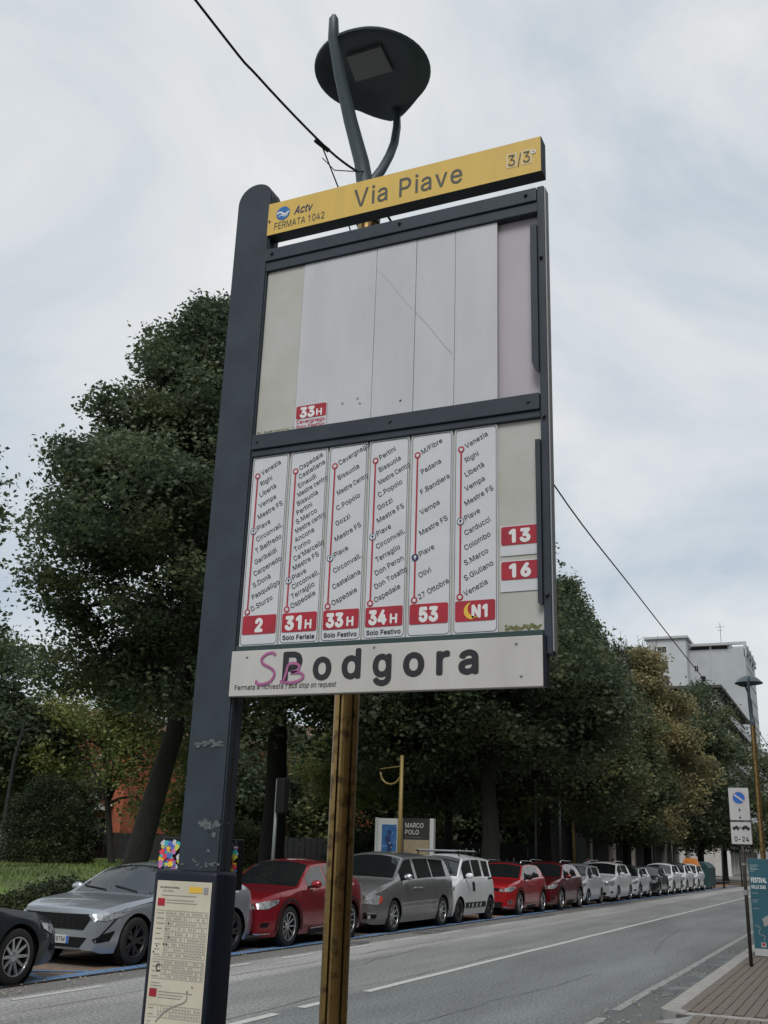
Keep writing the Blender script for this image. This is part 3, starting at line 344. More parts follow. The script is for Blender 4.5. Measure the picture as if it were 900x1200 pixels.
# right pavement, raised, with rounded kerb corner
pv = MB(); pv.box(-2.09, 21.0, 12.9, 300, -.04, .105, M_joint); pv.build('right_pavement')['kind'] = 'structure'; PAV = D.objects['right_pavement']
lp = MB(); lp.box(-2.3, 21.0, -60, 12.2, -.04, .105, M_brick1); lp.build('near_pavement')['kind'] = 'structure'
kerb = MB()
prof = [(-2.10, 300.)] + [(-2.10, 60-i*1.0) for i in range(46)]
out_ = [(-2.30, 300.)] + [(-2.30, 60-i*1.0) for i in range(46)]
# one stone per metre, near ones separate
KR = D.objects.new('right_kerb', None); link(KR)
km = []
for i in range(40):
    y0 = 13.35+i*1.0; y1 = y0+.992
    b_ = MB(); b_.box(-2.32, -2.105, y0, y1, -.04, .122+random.uniform(-.002, .002), M_stone, .014); b_.build('kerb_stone', KR)
b_ = MB(); b_.box(-2.32, -2.105, 53.4, 300, -.04, .121, M_stone); b_.build('kerb_run', KR)
b_ = MB(); n = 10; top = []; bot = []
for i in range(n+1):
    t = R(180+90*i/n); top.append((-2.0+.32*math.cos(t), 13.34+.36*math.sin(t))); bot.append((-2.105+.001*i, 13.34-.001*i))
ring = top+[(-2.0, 13.16), (-2.105, 13.34)]
b_.add([(x, y, -.04) for x, y in ring]+[(x, y, .122) for x, y in ring], [tuple(range(len(ring), 2*len(ring)))]+[(i, (i+1) % len(ring), len(ring)+(i+1) % len(ring), len(ring)+i) for i in range(len(ring))], M_stone)
b_.build('kerb_corner', KR)
for i in range(5):
    b_ = MB(); b_.box(-1.998+i*1.0, -1.004+i*1.0, 12.96, 13.10, -.04, .121, M_stone, .008); b_.build('kerb_stone', KR)
KR['kind'] = 'structure'
# sloping ramp stone
b_ = MB(); b_.add([(-2.42, 12.2, .01), (-1.9, 12.2, .06), (-1.9, 12.95, .11), (-2.30, 12.95, .02), (-2.42, 12.2, -.04), (-1.9, 12.2, -.04), (-1.9, 12.95, -.04), (-2.30, 12.95, -.04)], [(0, 1, 2, 3), (0, 4, 5, 1), (1, 5, 6, 2), (2, 6, 7, 3), (3, 7, 4, 0)], M_whitef); b_.build('ramp_stone')['kind'] = 'structure'
b_ = MB(); b_.box(-1.895, 21, 12.2, 12.95, -.04, .1, M_joint); b_.build('ramp_pavement')['kind'] = 'structure'; RP = D.objects['ramp_pavement']
# pavers: rows along the street
bw, bl = .118, .24; pave_me = None; rows = []
for i in range(34):
    for j in range(80):
        x = -2.098+i*bw; y = 13.11+j*bl+(bl/2 if i % 2 else 0); rows.append((x, y))
rows.sort(key=lambda p: math.hypot(p[0]+1.6, p[1]-11)+ (0 if p[0] < -1.0 else 50))
def paver_mesh():
    b = MB(); b.box(.005, bw-.005, .005, bl-.005, -.02, .018, M_brick1, .004); o = b.build('paver'); me = o.data; D.objects.remove(o); return me
pme = paver_mesh(); rest = MB()
for k_, (x, y) in enumerate(rows):
    if k_ < 290:
        o = D.objects.new('paver', pme); o.location = (x, y, .104+random.uniform(-.003, .002)); link(o, PAV)
    else:
        dz = .118+random.uniform(-.002, .003); rest.add([(x+.006, y+.006, dz), (x+bw-.006, y+.006, dz), (x+bw-.006, y+bl-.006, dz), (x+.006, y+bl-.006, dz), (x+.006, y+.006, .10), (x+bw-.006, y+.006, .10), (x+bw-.006, y+bl-.006, .10), (x+.006, y+bl-.006, .10)], [(0, 1, 2, 3), (0, 4, 5, 1), (1, 5, 6, 2), (2, 6, 7, 3), (3, 7, 4, 0)], M_brick1)
for y in np.arange(32.4, 70, .24): 
    for x in np.arange(-2.09, 2, .118): rest.add([(x+.006, y+.006, .118), (x+.112, y+.006, .118), (x+.112, y+.234, .118), (x+.006, y+.234, .118)], [(0, 1, 2, 3)], M_brick1)
rest.build('far_pavers', PAV, fix=False)['kind'] = 'stuff'
for i in range(16):
    for j in range(3):
        o = D.objects.new('paver', pme); o.location = (-1.885+i*bw, 12.21+j*bl, .100+random.uniform(-.003, .002)); link(o, RP)
# bay pavers in the gap between the first two cars
rest = MB()
for i in range(18):
    for j in range(70):
        x = -11.9+i*.122; y = 9+j*.245+(.12 if i % 2 else 0)
        rest.add([(x, y, .014), (x+.116, y, .014), (x+.116, y+.238, .014), (x, y+.238, .014)], [(0, 1, 2, 3)], M_bay2 if (i*3+j*7) % 5 < 2 else M_bay)
rest.build('bay_pavers', bay, fix=False)['kind'] = 'stuff'
# road markings (children of the road)
def mark(x0, x1, y0, y1, m, name='painted_line', z=.005, par=None):
    n = max(1, int((y1-y0)/1.5)); vs = []
    for i in range(n+1):
        y = y0+(y1-y0)*i/n; j = random.uniform(-.008, .008); vs += [(x0+j, y, z), (x1+j, y, z)]
    b = MB(); b.add(vs, [(2*i, 2*i+1, 2*i+3, 2*i+2) for i in range(n)], m); return b.build(name, road if par is None else par, fix=False)
mark(-9.97, -9.73, -20, 95, M_bluep, 'blue_bay_line', .022)
for x0, y0, x1, y1 in ((-11.9, 11.0, -9.8, 12.6), (-11.9, 12.6, -9.8, 11.4), (-11.9, 16.9, -9.8, 17.0)):
    b = MB(); d = Vector((x1-x0, y1-y0)).normalized(); nx_, ny_ = -d.y*.06, d.x*.06
    b.add([(x0+nx_, y0+ny_, .0225), (x0-nx_, y0-ny_, .0225), (x1-nx_, y1-ny_, .0225), (x1+nx_, y1+ny_, .0225)], [(0, 1, 2, 3)], M_bluep); b.build('blue_bay_line', road, fix=False)
for i in range(9):
    y0 = 10.62-3*2+i*1.0
for a_, b_e in ((7.6, 8.6), (9.6, 10.86), (11.42, 12.1), (13.2, 95)): mark(-6.12, -6.0, a_, b_e, M_whitep)
for a_, b_e in ((6.9, 8.2), (9.9, 11.5), (13.9, 15.1), (16.1, 17.3), (18.4, 19.6), (20.8, 22.2), (23.5, 24.9), (27, 29)): mark(-9.0, -8.9, a_, b_e, M_whitep)
mark(-2.98, -2.86, 13.6, 120, M_whitef); mark(-2.98, -2.86, 9.5, 12.9, M_whitef)
# stray leaves and litter in the gutter
n = 420; V = np.zeros((n, 4, 3)); cx = np.where(rng.random(n) < .6, -9.6+rng.normal(0, .28, n), -2.5-rng.random(n)*.5); cy = 10+rng.random(n)**1.5*45
a = rng.random(n)*6.28; s_ = .018+.022*rng.random(n)
for i, (dx, dy) in enumerate(((1, 0), (0, .6), (-1, 0), (0, -.6))):
    V[:, i] = np.stack([cx+s_*(dx*np.cos(a)-dy*np.sin(a)), cy+s_*(dx*np.sin(a)+dy*np.cos(a)), .026+.01*(i % 2)*np.ones(n)], 1)
M_dry = mat('dry_leaf', (.34, .27, .14), .8, var=(.5, .48, .4), vs=3)
tag(np_mesh('fallen_leaves', V, M_dry), 'pale fallen leaves scattered along the blue bay line and gutter', 'leaves', kind='stuff')
# cracks, tar seams and stains in the asphalt
M_tar = mat('tar', (.045, .045, .045), .6, var=(.10, .10, .098), vs=6, vpos=(.35, .6)); M_stain = mat('damp_stain', (.085, .088, .086), .6, var=(.15, .155, .15), vs=2.5, vpos=(.4, .55))
def crack(x, y, dx, dy, n, w, m, name):
    b = MB(); vs = []; rr = random.Random(int(x*100+y*7)); px, py = x, y
    for i in range(n):
        ww = w*(.5+rr.random()); vs += [(px-ww/2, py-ww*.1, .0048), (px+ww/2, py+ww*.1, .0048)]; px += dx+rr.gauss(0, .03); py += dy
    b.add(vs, [(2*i, 2*i+1, 2*i+3, 2*i+2) for i in range(n-1)], m); b.build(name, road, fix=False)
crack(-6.26, 8, 0, .5, 90, .010, M_tar, 'tar_seam'); crack(-8.25, 8, 0, .5, 80, .012, M_tar, 'tar_seam'); crack(-4.6, 10.5, .02, .28, 26, .008, M_tar, 'crack'); crack(-7.4, 15, -.03, .35, 20, .008, M_tar, 'crack'); crack(-3.9, 22, -.05, .5, 20, .010, M_tar, 'crack')
def stain(x, y, rx, ry, sd, m=None):
    rr = random.Random(sd); b = MB(); n = 26; b.add([(x+rx*(.7+.45*rr.random())*math.cos(2*PI*i/n), y+ry*(.7+.45*rr.random())*math.sin(2*PI*i/n), .0044+.0002*(sd % 5)) for i in range(n)], [tuple(range(n))], m or M_stain); b.build('stain', road, fix=False)
for i, q in enumerate(((-2.62, 17.2, .25, 1.9), (-2.6, 22, .22, 2.2), (-9.3, 19.5, .22, .8), (-9.35, 24, .25, 1.1), (-9.3, 33, .25, 1.6))): stain(*q, i)
b = MB(); vs = []
for i in range(29): t = 2*PI*i/28; vs += [(-2.72+.19*math.cos(t), 15.9+.19*math.sin(t), .006), (-2.72+.165*math.cos(t), 15.9+.165*math.sin(t), .006)]
b.add(vs, [(2*i, 2*i+1, 2*i+3, 2*i+2) for i in range(28)], M_tar); b.build('drain_ring', road, fix=False)

# ------------------------------------------------------------------ bus stop sign
BS = thing('bus_stop_sign', 'dark framed bus stop sign with yellow Via Piave header and route strips', 'bus stop sign', (-2.0, 3.03, .12))
BSM = Vector((-2.0, 3.03, .12))
def part(mb, name, parent=None, **k):
    """builds in world coordinates and parents under the sign (or its part)"""
    mb.v = [(v[0]-BSM.x, v[1]-BSM.y, v[2]-BSM.z) for v in mb.v]; return mb.build(name, parent or BS, **k)
m = MB(); poly = [(-2.085, .12), (-1.922, .12), (-1.922, 4.24)]+[(-2.0035+.0815*math.cos(R(a)), 4.24+.083*math.sin(R(a))) for a in range(15, 180, 15)]+[(-2.085, 4.24)]
bm = bmesh.new(); f0 = bm.faces.new([bm.verts.new((x, 3.0, z)) for x, z in poly]); r_ = bmesh.ops.extrude_face_region(bm, geom=[f0])
for v in r_['geom']:
    if isinstance(v, bmesh.types.BMVert): v.co.y = 3.078
bmesh.ops.bevel(bm, geom=[e_ for e_ in bm.edges if abs(e_.verts[0].co.y-e_.verts[1].co.y) < 1e-5], offset=.006, segments=2, affect='EDGES')
m.bm(bm, M_post); POST = part(m, 'post', smooth=True, angle=R(35))
m = MB(); m.box(-1.9235, -1.9205, 3.030, 3.036, .12, 4.2, M_groove); part(m, 'groove', POST)
M_scr = mat('scraped_paint', (.15, .16, .17), .7, var=(.06, .07, .08), vs=90)
m = MB()
for i, (x, z, r, sx) in enumerate(((-1.985, 1.80, .022, 1.6), (-1.965, 1.792, .018, 1.3), (-1.94, 1.80, .017, 1), (-1.95, 1.765, .012, 1), (-1.965, 1.715, .008, 1))): splat(m, x, z, r, 2.9988-.0003*i, M_scr, 18, i, sx)
for i in range(26): splat(m, -2.07+random.random()*.13, 2.06+random.gauss(0, .005), .004+.004*random.random(), 2.9982-.00008*i, M_scr, 9, 50+i, 2.4)
for i in range(16): splat(m, -2.07+random.random()*.15, 1.675+random.gauss(0, .006), .004, 2.9982-.00008*i, M_scr, 9, 90+i, 2.2)
for i in range(14): splat(m, -1.969+random.gauss(0, .025), 1.80+random.gauss(0, .018), .006, 2.9955-.00008*i, M_post, 7, 190+i, .6)
part(m, 'paint_scratches', POST)
# yellow header
m = MB(); m.box(-1.932, -.800, 2.998, 3.055, 4.052, 4.204, M_post, .003); HB = part(m, 'header_board')
m = MB(); rect(m, -1.931, -.803, 4.055, 4.202, 2.9965, M_yellow); part(m, 'yellow_face', HB)
m = MB(); yy = 2.995
put_text(m, 'Via Piave', -1.546, 4.088, yy, M_greylet, .12, .005, width=.445, height=.082, spacing=1.12)
put_text(m, 'FERMATA 1042', -1.898, 4.074, yy, M_greylet, .04, .0, width=.225, height=.031)
put_text(m, 'Actv', -1.812, 4.125, yy, M_navyink, .05, .012, ital=.3, width=.085, height=.036)
disc(m, -1.862, 4.143, .031, yy, M_blueink, 24); 
ribbon(m, [(-1.889+.054*i/8, 4.143+.007*math.sin(i*.85)) for i in range(9)], .008, yy-.0006, M_white)
ribbon(m, [(-1.880+.040*i/8, 4.131+.004*math.sin(i*.85)) for i in range(9)], .004, yy-.0006, M_white)
m2 = MB()
for x in (-.928, -.872): ribbon(m2, [(x, 4.098), (x+.034, 4.098), (x+.034, 4.156), (x, 4.156)], .003, yy, M_white, True); rect(m2, x+.001, x+.033, 4.099, 4.155, yy+.0004, M_yellow)
part(m2, 'number_stickers', HB)
put_text(m, '3', -.924, 4.104, yy-.001, M_greylet, .06, 0, width=.026, height=.046); put_text(m, '3', -.868, 4.104, yy-.001, M_greylet, .06, 0, width=.026, height=.046)
put_text(m, '/', -.889, 4.100, yy-.001, M_greylet, .06, 0, width=.014, height=.05); disc(m, -.829, 4.142, .009, yy-.001, M_white, 14, .004)
disc(m, -1.922, 4.118, .005, yy-.002, M_ink, 8); part(m, 'lettering', HB)
# rails and right upright
m = MB(); m.box(-1.930, -.822, 2.996, 3.05, 3.935, 3.990, M_post, .003); m.box(-1.930, -.822, 3.003, 3.045, 3.893, 3.9345, M_post, .003); part(m, 'top_rail')
m = MB(); m.box(-1.922, -.822, 2.992, 3.05, 3.128, 3.188, M_post, .003); m.box(-1.922, -.822, 3.000, 3.045, 3.102, 3.1275, M_post, .003); MR = part(m, 'middle_rail')
m = MB(); m.box(-1.922, -.822, 2.996, 3.045, 2.373, 2.392, mat('rail_green', (.02, .045, .045), .5), .002); part(m, 'bottom_rail')
m = MB(); m.box(-.8205, -.795, 2.998, 3.046, 2.315, 3.992, M_post, .003); UP = part(m, 'right_upright')
m = MB(); m.box(-.7945, -.7905, 3.003, 3.042, 2.325, 3.985, M_alu); part(m, 'side_trim', UP)
m = MB(); m.prism([(-.845, 3.835), (-.845, 3.300), (-.836, 3.275), (-.8215, 3.262), (-.8215, 3.835)], 2.990, 3.004, M_post); part(m, 'edge_clip', UP)
m = MB(); m.prism([(-.838, 3.020), (-.836, 2.475), (-.829, 2.47), (-.8215, 2.47), (-.8215, 3.020)], 2.990, 3.004, M_post); part(m, 'edge_clip', UP)
for x, z in ((-1.90, 3.965), (-1.35, 3.968), (-.86, 3.965), (-1.90, 3.158), (-1.36, 3.160), (-.86, 3.158), (-.808, 3.7), (-.808, 3.1), (-.808, 2.5)):
    m = MB(); m.lathe([(.0001, -.0045), (.004, -.004), (.0065, .0), (.0065, .004)], M_rimd, 10); m.v = [(x+v[0], 2.991+v[2], z+v[1]) for v in m.v]; part(m, 'rivet')
# upper panels
xs_ = [-1.921, -1.757, -1.445, -1.283, -1.13, -.971]
for i in range(5):
    m = MB(); m.box(xs_[i]+.001, xs_[i+1]-.001, 3.012 + (.003 if i == 0 else .0006*(i % 2)), 3.022, 3.189, 3.892, M_cream if i == 0 else M_panel, .0008); P_ = part(m, 'blank_panel')
    P_['label'] = ['dirty cream blank panel beside the post', 'wide pale blank panel', 'narrow pale blank panel', 'narrow pale blank panel', 'pale blank panel before the pink one'][i]
m = MB(); m.box(-.985, -.822, 3.034, 3.042, 3.189, 3.892, M_pink); part(m, 'backing_panel')['label'] = 'pinkish recessed backing panel'
m = MB(); ribbon(m, [(-1.44+.30*i/12, 3.80-.40*i/12+.004*math.sin(i)) for i in range(13)], .0022, 3.0112, flat('scratch_grey', (.45, .455, .48))); 
for i, (x, z) in enumerate(((-1.56, 3.27), (-1.50, 3.28), (-1.49, 3.26), (-1.33, 3.245))): splat(m, x, z, .006, 3.0112, M_greyink if i < 3 else M_ink, 9, i)
part(m, 'scratches')
# 33H sticker cut by the rail
m = MB(); m.box(-1.750, -1.622, 3.009, 3.0112, 3.189, 3.284, M_card); ST = part(m, 'route_sticker')
m = MB(); m.prism(rrect(-1.748, -1.624, 3.232, 3.283, .006, 3), 3.0075, 3.0088, M_red); part(m, 'number_box', ST)
m = MB(); put_text(m, '33', -1.732, 3.237, 3.0068, M_white, .05, .05, width=.062, height=.040); put_text(m, 'H', -1.664, 3.237, 3.0068, M_white, .04, .03, width=.024, height=.026)
put_text(m, 'Cavergnago', -1.745, 3.213, 3.0083, M_red, .02, .02, width=.118, height=.015); put_text(m, 'Solo Festivo', -1.745, 3.193, 3.0083, M_red, .02, .02, width=.118, height=.015); part(m, 'lettering', ST)
# lower backing, strips
m = MB(); m.box(-1.921, -.822, 3.014, 3.024, 2.393, 3.101, M_cream); LB = part(m, 'lower_backing')
m = MB()
for i in range(60): splat(m, -.95+.115*random.random(), 2.394+.006+abs(random.gauss(0, .006)), .005, 3.0136-.00001*i, M_moss, 7, i+300, 1.5)
for i in range(50): splat(m, -1.91+.15*random.random()+ (0 if i % 2 else .02), 3.1895+abs(random.gauss(0, .002)), .003, 2.9915-.00001*i, M_moss, 7, i+400, 2)
part(m, 'moss_stains', LB)
ROUTES = [
 ('2', '', '', 5, ['Venezia', 'Righi', 'Libertà', 'Vempa', 'Mestre FS', 'Piave', 'Circonvall.', 'T.Belfredo', 'Garibaldi', 'Carpenedo', 'S.Donà', 'Pasqualigo', 'D.Sturzo']),
 ('31', 'H', 'Solo Feriale', 12, ['Ospedale', 'Castellana', 'Einaudi', 'Mestre centro', 'Bissuola', 'Pertini', 'S.Marco', 'Mestre centro', 'Ancona', 'Torino', "Ca'Marcello", 'Mestre FS', 'Piave', 'Circonvall.', 'Terraglio', 'Ospedale']),
 ('33', 'H', 'Solo Festivo', 6, ['Cavergnago', 'Bissuola', 'Mestre Centro', 'C.Popolo', 'Gozzi', 'Mestre FS', 'Piave', 'Circonvall.', 'Castellana', 'Ospedale']),
 ('34', 'H', 'Solo Festivo', 6, ['Pertini', 'Bissuola', 'Mestre Centro', 'C.Popolo', 'Gozzi', 'Mestre FS', 'Piave', 'Circonvall.', 'Terraglio', 'Don Peron', 'Don Tosatto', 'Ospedale']),
 ('53', '', '', 5, ['M/Fibre', 'Padana', 'F.Bandiera', 'Vempa', 'Mestre FS', 'Piave', 'Olivi', '27 Ottobre']),
 ('N1', 'moon', '', 5, ['Venezia', 'Righi', 'Libertà', 'Vempa', 'Mestre FS', 'Piave', 'Carducci', 'Colombo', 'S.Marco', 'S.Giuliano', 'Venezia'])]
for i, (num, sfx, note, arrow, stops) in enumerate(ROUTES):
    x0 = -1.912+i*.1588; x1 = x0+.1425; y = 3.008
    m = MB(); m.box(x0-.004, x1+.004, y, 3.0135, 2.3935, 3.1008, M_card); card = part(m, 'route_strip')
    card['label'] = 'route strip for line '+num+(sfx if sfx == 'H' else '')
    m = MB(); ribbon(m, rrect(x0, x1, 2.398, 3.096, .012), .0018, y-.0008, M_ink, True); part(m, 'outline', card)
    cx = x0+.0195; m = MB(); rect(m, cx-.003, cx+.003, 2.527, 3.015, y-.0012, M_red)
    for z in (3.026, 2.515): disc(m, cx, z, .0115, y-.0018, M_red, 18, .0065); disc(m, cx, z, .0066, y-.0015, M_card, 14)
    za = 3.026-.511*arrow/(len(stops)-1); disc(m, cx, za, .0125, y-.0022, M_navyink, 18, .0100); disc(m, cx, za, .0102, y-.0019, M_white if i != 4 else M_navyink, 14)
    c_ = M_navyink if i != 4 else M_white
    m.add([(cx-.006, y-.0026, za), (cx, y-.0026, za+.008), (cx+.006, y-.0026, za)], [(0, 1, 2)], c_); rect(m, cx-.0018, cx+.0018, za-.007, za, y-.0026, c_)
    part(m, 'line_diagram', card)
    m = MB(); hh = .0165 if len(stops) > 13 else .018
    for j, s_ in enumerate(stops):
        z = 3.026-.511*j/(len(stops)-1); w_ = text_geo(s_, .035, 0)[0]; wid = (max(p[0] for p in w_)-min(p[0] for p in w_))
        wid = min(wid*.95, .128); put_text(m, s_, cx+.0185, z+.001, y-.0010, M_ink, .035, .006, ang=R(26.2), width=wid)
    part(m, 'stop_names', card)
    m = MB(); m.prism(rrect(x0+.004, x1-.004, 2.434, 2.501, .006, 3), y-.0016, y-.0002, M_red); part(m, 'number_box', card)
    m = MB(); yt = y-.0024
    if sfx == 'H':
        put_text(m, num, x0+.016, 2.444, yt, M_white, .06, .05, width=.066, height=.047); put_text(m, 'H', x0+.094, 2.444, yt, M_white, .04, .03, width=.026, height=.031)
        put_text(m, note, (x0+x1)/2, 2.408, yt+.001, M_ink, .022, .02, width=.124, height=.016, align='c')
    elif sfx == 'moon':
        put_text(m, num, x0+.060, 2.447, yt, M_white, .05, .05, width=.054, height=.040)
        o1 = [(x0+.062+.028*math.cos(R(a)), 2.4675+.028*math.sin(R(a))) for a in range(100, 331, 15)]; o2 = [(x0+.075+.028*math.cos(R(a)), 2.474+.026*math.sin(R(a))) for a in range(300, 129, -15)]
        pts = o1+o2; n_ = len(o1); k_ = min(len(o1), len(o2))
        m.add([(p[0], yt, p[1]) for p in o1[:k_]]+[(p[0], yt, p[1]) for p in o2[::-1][:k_]], [(a, a+1, k_+a+1, k_+a) for a in range(k_-1)], M_moon)
    else: put_text(m, num, (x0+x1)/2, 2.444, yt, M_white, .06, .05, width=.032 if num == '2' else .068, height=.047, align='c')
    part(m, 'lettering', card)
for num, zt_, zb_, zw in (('13', 2.737, 2.675, 2.640), ('16', 2.620, 2.560, 2.522)):
    m = MB(); m.box(-.963, -.834, 3.011, 3.0135, zw, zt_+.003, M_card); c_ = part(m, 'number_sticker'); c_['label'] = 'red route number sticker '+num
    m = MB(); m.prism(rrect(-.960, -.8345, zb_, zt_, .006, 3), 3.0095, 3.0108, M_red); part(m, 'number_box', c_)
    m = MB(); put_text(m, num, -.898, zb_+.010, 3.0088, M_white, .05, .05, width=.072, height=.043, align='c'); part(m, 'lettering', c_)
# stop name board
m = MB(); m.box(-1.928, -.822, 2.985, 3.010, 2.217, 2.3725, M_name, .0015); NB = part(m, 'name_board')
m = MB(); m.box(-.8215, -.812, 2.988, 3.03, 2.217, 2.372, M_navy); m.box(-1.928, -.8125, 3.0105, 3.03, 2.2185, 2.371, M_navy); part(m, 'board_edge', NB)
m = MB(); y = 2.9838
for ch, xl, w_, zb in (('P', -1.722, .075, 0), ('o', -1.607, .070, 0), ('d', -1.500, .070, 0), ('g', -1.388, .067, 0), ('o', -1.281, .074, 0), ('r', -1.167, .046, 0), ('a', -1.093, .067, 0)):
    vs_, _f = text_geo(ch, .12, .03); h_ = max(v[1] for v in vs_)-min(v[1] for v in vs_)
    put_text(m, ch, xl, 2.266, y, M_ink, .178, .028, width=w_)
put_text(m, 'Fermata a richiesta / ', -1.905, 2.238, y, M_ink, .022, .004, width=.205, height=.0175); put_text(m, 'Bus stop on request', -1.694, 2.238, y, M_ink, .022, .004, ital=.3, width=.178, height=.0175); part(m, 'lettering', NB)
m = MB(); y = 2.9822
sS = [(-1.752, 2.352), (-1.762, 2.360), (-1.785, 2.358), (-1.805, 2.342), (-1.800, 2.325), (-1.775, 2.312), (-1.757, 2.300), (-1.752, 2.283), (-1.768, 2.262), (-1.800, 2.254), (-1.822, 2.260), (-1.818, 2.268)]
def smooth2(p, n=3):
    o = []
    for i in range(len(p)-1):
        a, b, c, d = p[max(i-1, 0)], p[i], p[i+1], p[min(i+2, len(p)-1)]
        for k in range(n):
            t = k/n; o.append(tuple(.5*((2*b[q])+(-a[q]+c[q])*t+(2*a[q]-5*b[q]+4*c[q]-d[q])*t*t+(-a[q]+3*b[q]-3*c[q]+d[q])*t**3) for q in (0, 1)))
    return o+[p[-1]]
ribbon(m, smooth2(sS), .009, y, M_purple)
sB_ = [(-1.715, 2.262), (-1.706, 2.290), (-1.700, 2.315), (-1.680, 2.322), (-1.657, 2.312), (-1.665, 2.296), (-1.690, 2.290), (-1.655, 2.289), (-1.640, 2.276), (-1.655, 2.262), (-1.690, 2.256), (-1.728, 2.262)]
ribbon(m, smooth2(sB_), .009, y-.0004, M_purple); part(m, 'graffiti', NB)
for x, z in ((-1.865, 2.350), (-1.385, 2.362), (-.905, 2.350), (-.89, 2.25)):
    m = MB(); m.lathe([(.0001, -.0)] + [(.005*math.cos(R(a)), -.004*math.sin(R(a))) for a in range(80, -1, -20)], M_alu, 8, (0, 0, 0)); 
    m.v = [(x+v[0], 2.985+v[2], z+v[1]) for v in m.v]; part(m, 'screw', NB)
# timetable case
TC = MB(); TC.box(-2.158, -1.908, 2.975, 3.105, .45, 1.652, M_navy, .016); TCo = part(TC, 'timetable_case', smooth=True, angle=R(50))
m = MB(); rect(m, -2.137, -1.925, .50, 1.617, 2.9735, M_paper); PP = part(m, 'timetable_sheet', TCo)
m = MB(); y = 2.9722
def U(u): return -2.137+u*.212
def Vv(v): return 1.617-v*.70          # v in photo fractions of the visible height
put_text(m, 'Orari delle linee in fermata', U(.06), Vv(.033), y, M_ink, .012, .01, width=.075); put_text(m, 'Piave Podgora', U(.12), Vv(.047), y, M_ink, .008, 0, width=.04)
rect(m, U(.60), U(.83), Vv(.048), Vv(.022), y, M_moon); m.box(U(.86), U(.94), y, y+.001, Vv(.052), Vv(.022), M_greyink)
rng2 = random.Random(3)
def table(v0, v1, rows, cols, u0=.22, u1=.97):
    for r_ in range(rows+1): rect(m, U(.04 if r_ in (0, rows) else u0), U(u1), Vv(v0+(v1-v0)*r_/rows)-.0005, Vv(v0+(v1-v0)*r_/rows)+.0005, y, M_greyink)
    for c_ in range(cols+1): xx = U(u0+(u1-u0)*c_/cols); rect(m, xx-.0004, xx+.0004, Vv(v1), Vv(v0), y, M_greyink)
    for r_ in range(rows):
        for c_ in range(cols):
            if rng2.random() < .7:
                xx = U(u0+(u1-u0)*(c_+.25)/cols); zz = Vv(v0+(v1-v0)*(r_+.7)/rows); h2 = min(.006, (v1-v0)*.7/rows*.5); rect(m, xx, xx+.0035, zz, zz+h2, y, M_greyink)
        xx = U(.05); rect(m, xx, xx+.018+.012*rng2.random(), Vv(v0+(v1-v0)*(r_+.6)/rows), Vv(v0+(v1-v0)*(r_+.6)/rows)+.002, y, M_greyink)
def lines(v, n, u0=.20, u1=.85, red=False):
    for i in range(n): rect(m, U(u0), U(u1-.25*rng2.random()), Vv(v+i*.012), Vv(v+i*.012)+.0018, y, M_greyink)
lines(.065, 1, .1, .8); lines(.085, 2); table(.13, .33, 9, 16); table(.34, .42, 4, 16); lines(.44, 4, .05, .3)
lines(.475, 3); table(.53, .58, 2, 14); lines(.60, 4, .05, .25); lines(.68, 2); table(.73, .80, 3, 14); lines(.815, 4); table(.87, .98, 5, 14)
for v in (.078, .465, .665, .825, .97, 1.12, 1.27): m.box(U(.04), U(.17), y-.0004, y+.001, Vv(v+.032), Vv(v), M_red)
part(m, 'timetable_print', PP)
m = MB(); y = 2.9712
ribbon(m, [(U(.17)+.009*math.cos(R(a)), Vv(.375)+.010*math.sin(R(a))) for a in range(40, 330, 20)], .0035, y, M_ink)
for i, (u_, v_) in enumerate(((.05, .30), .0,) if False else ((.05, .31), (.10, .285), (.28, .185), (.24, .21), (.30, .245), (.22, .275), (.27, .275), (.80, .445), (.72, .465), (.40, .80), (.30, .85))): splat(m, U(u_), Vv(v_), .0045, y, M_ink, 7, i, .8)
ribbon(m, smooth2([(U(.2), Vv(.60)), (U(.35), Vv(.555)), (U(.5), Vv(.53)), (U(.7), Vv(.505)), (U(.72), Vv(.47))]), .003, y, M_greyink)
part(m, 'pen_marks', PP)
# stickered box behind the post
SB = thing('stickered_box', 'small box covered in colourful stickers strapped behind the bus stop post', 'box', (-2.03, 3.18, 1.55))
m = MB(); m.box(-.225, .100, -.05, -.01, .04, .205, M_blk, .006); m.build('housing', SB)
cols = [(.75, .06, .10), (.05, .45, .50), (.65, .62, .1), (.6, .6, .65), (.10, .15, .5), (.6, .2, .45), (.85, .55, .05), (.05, .05, .06)]
m = MB()
for i in range(150):
    c_ = cols[rng2.randrange(8)]; x = rng2.choice((-.185, .07))+rng2.gauss(0, .022); x = max(-.212, min(.088, x)); splat(m, x, rng2.uniform(.055, .192), .014, -.0512-.00004*i, flat('sticker_%d' % cols.index(c_), c_), 8, i)
m.build('stickers', SB)

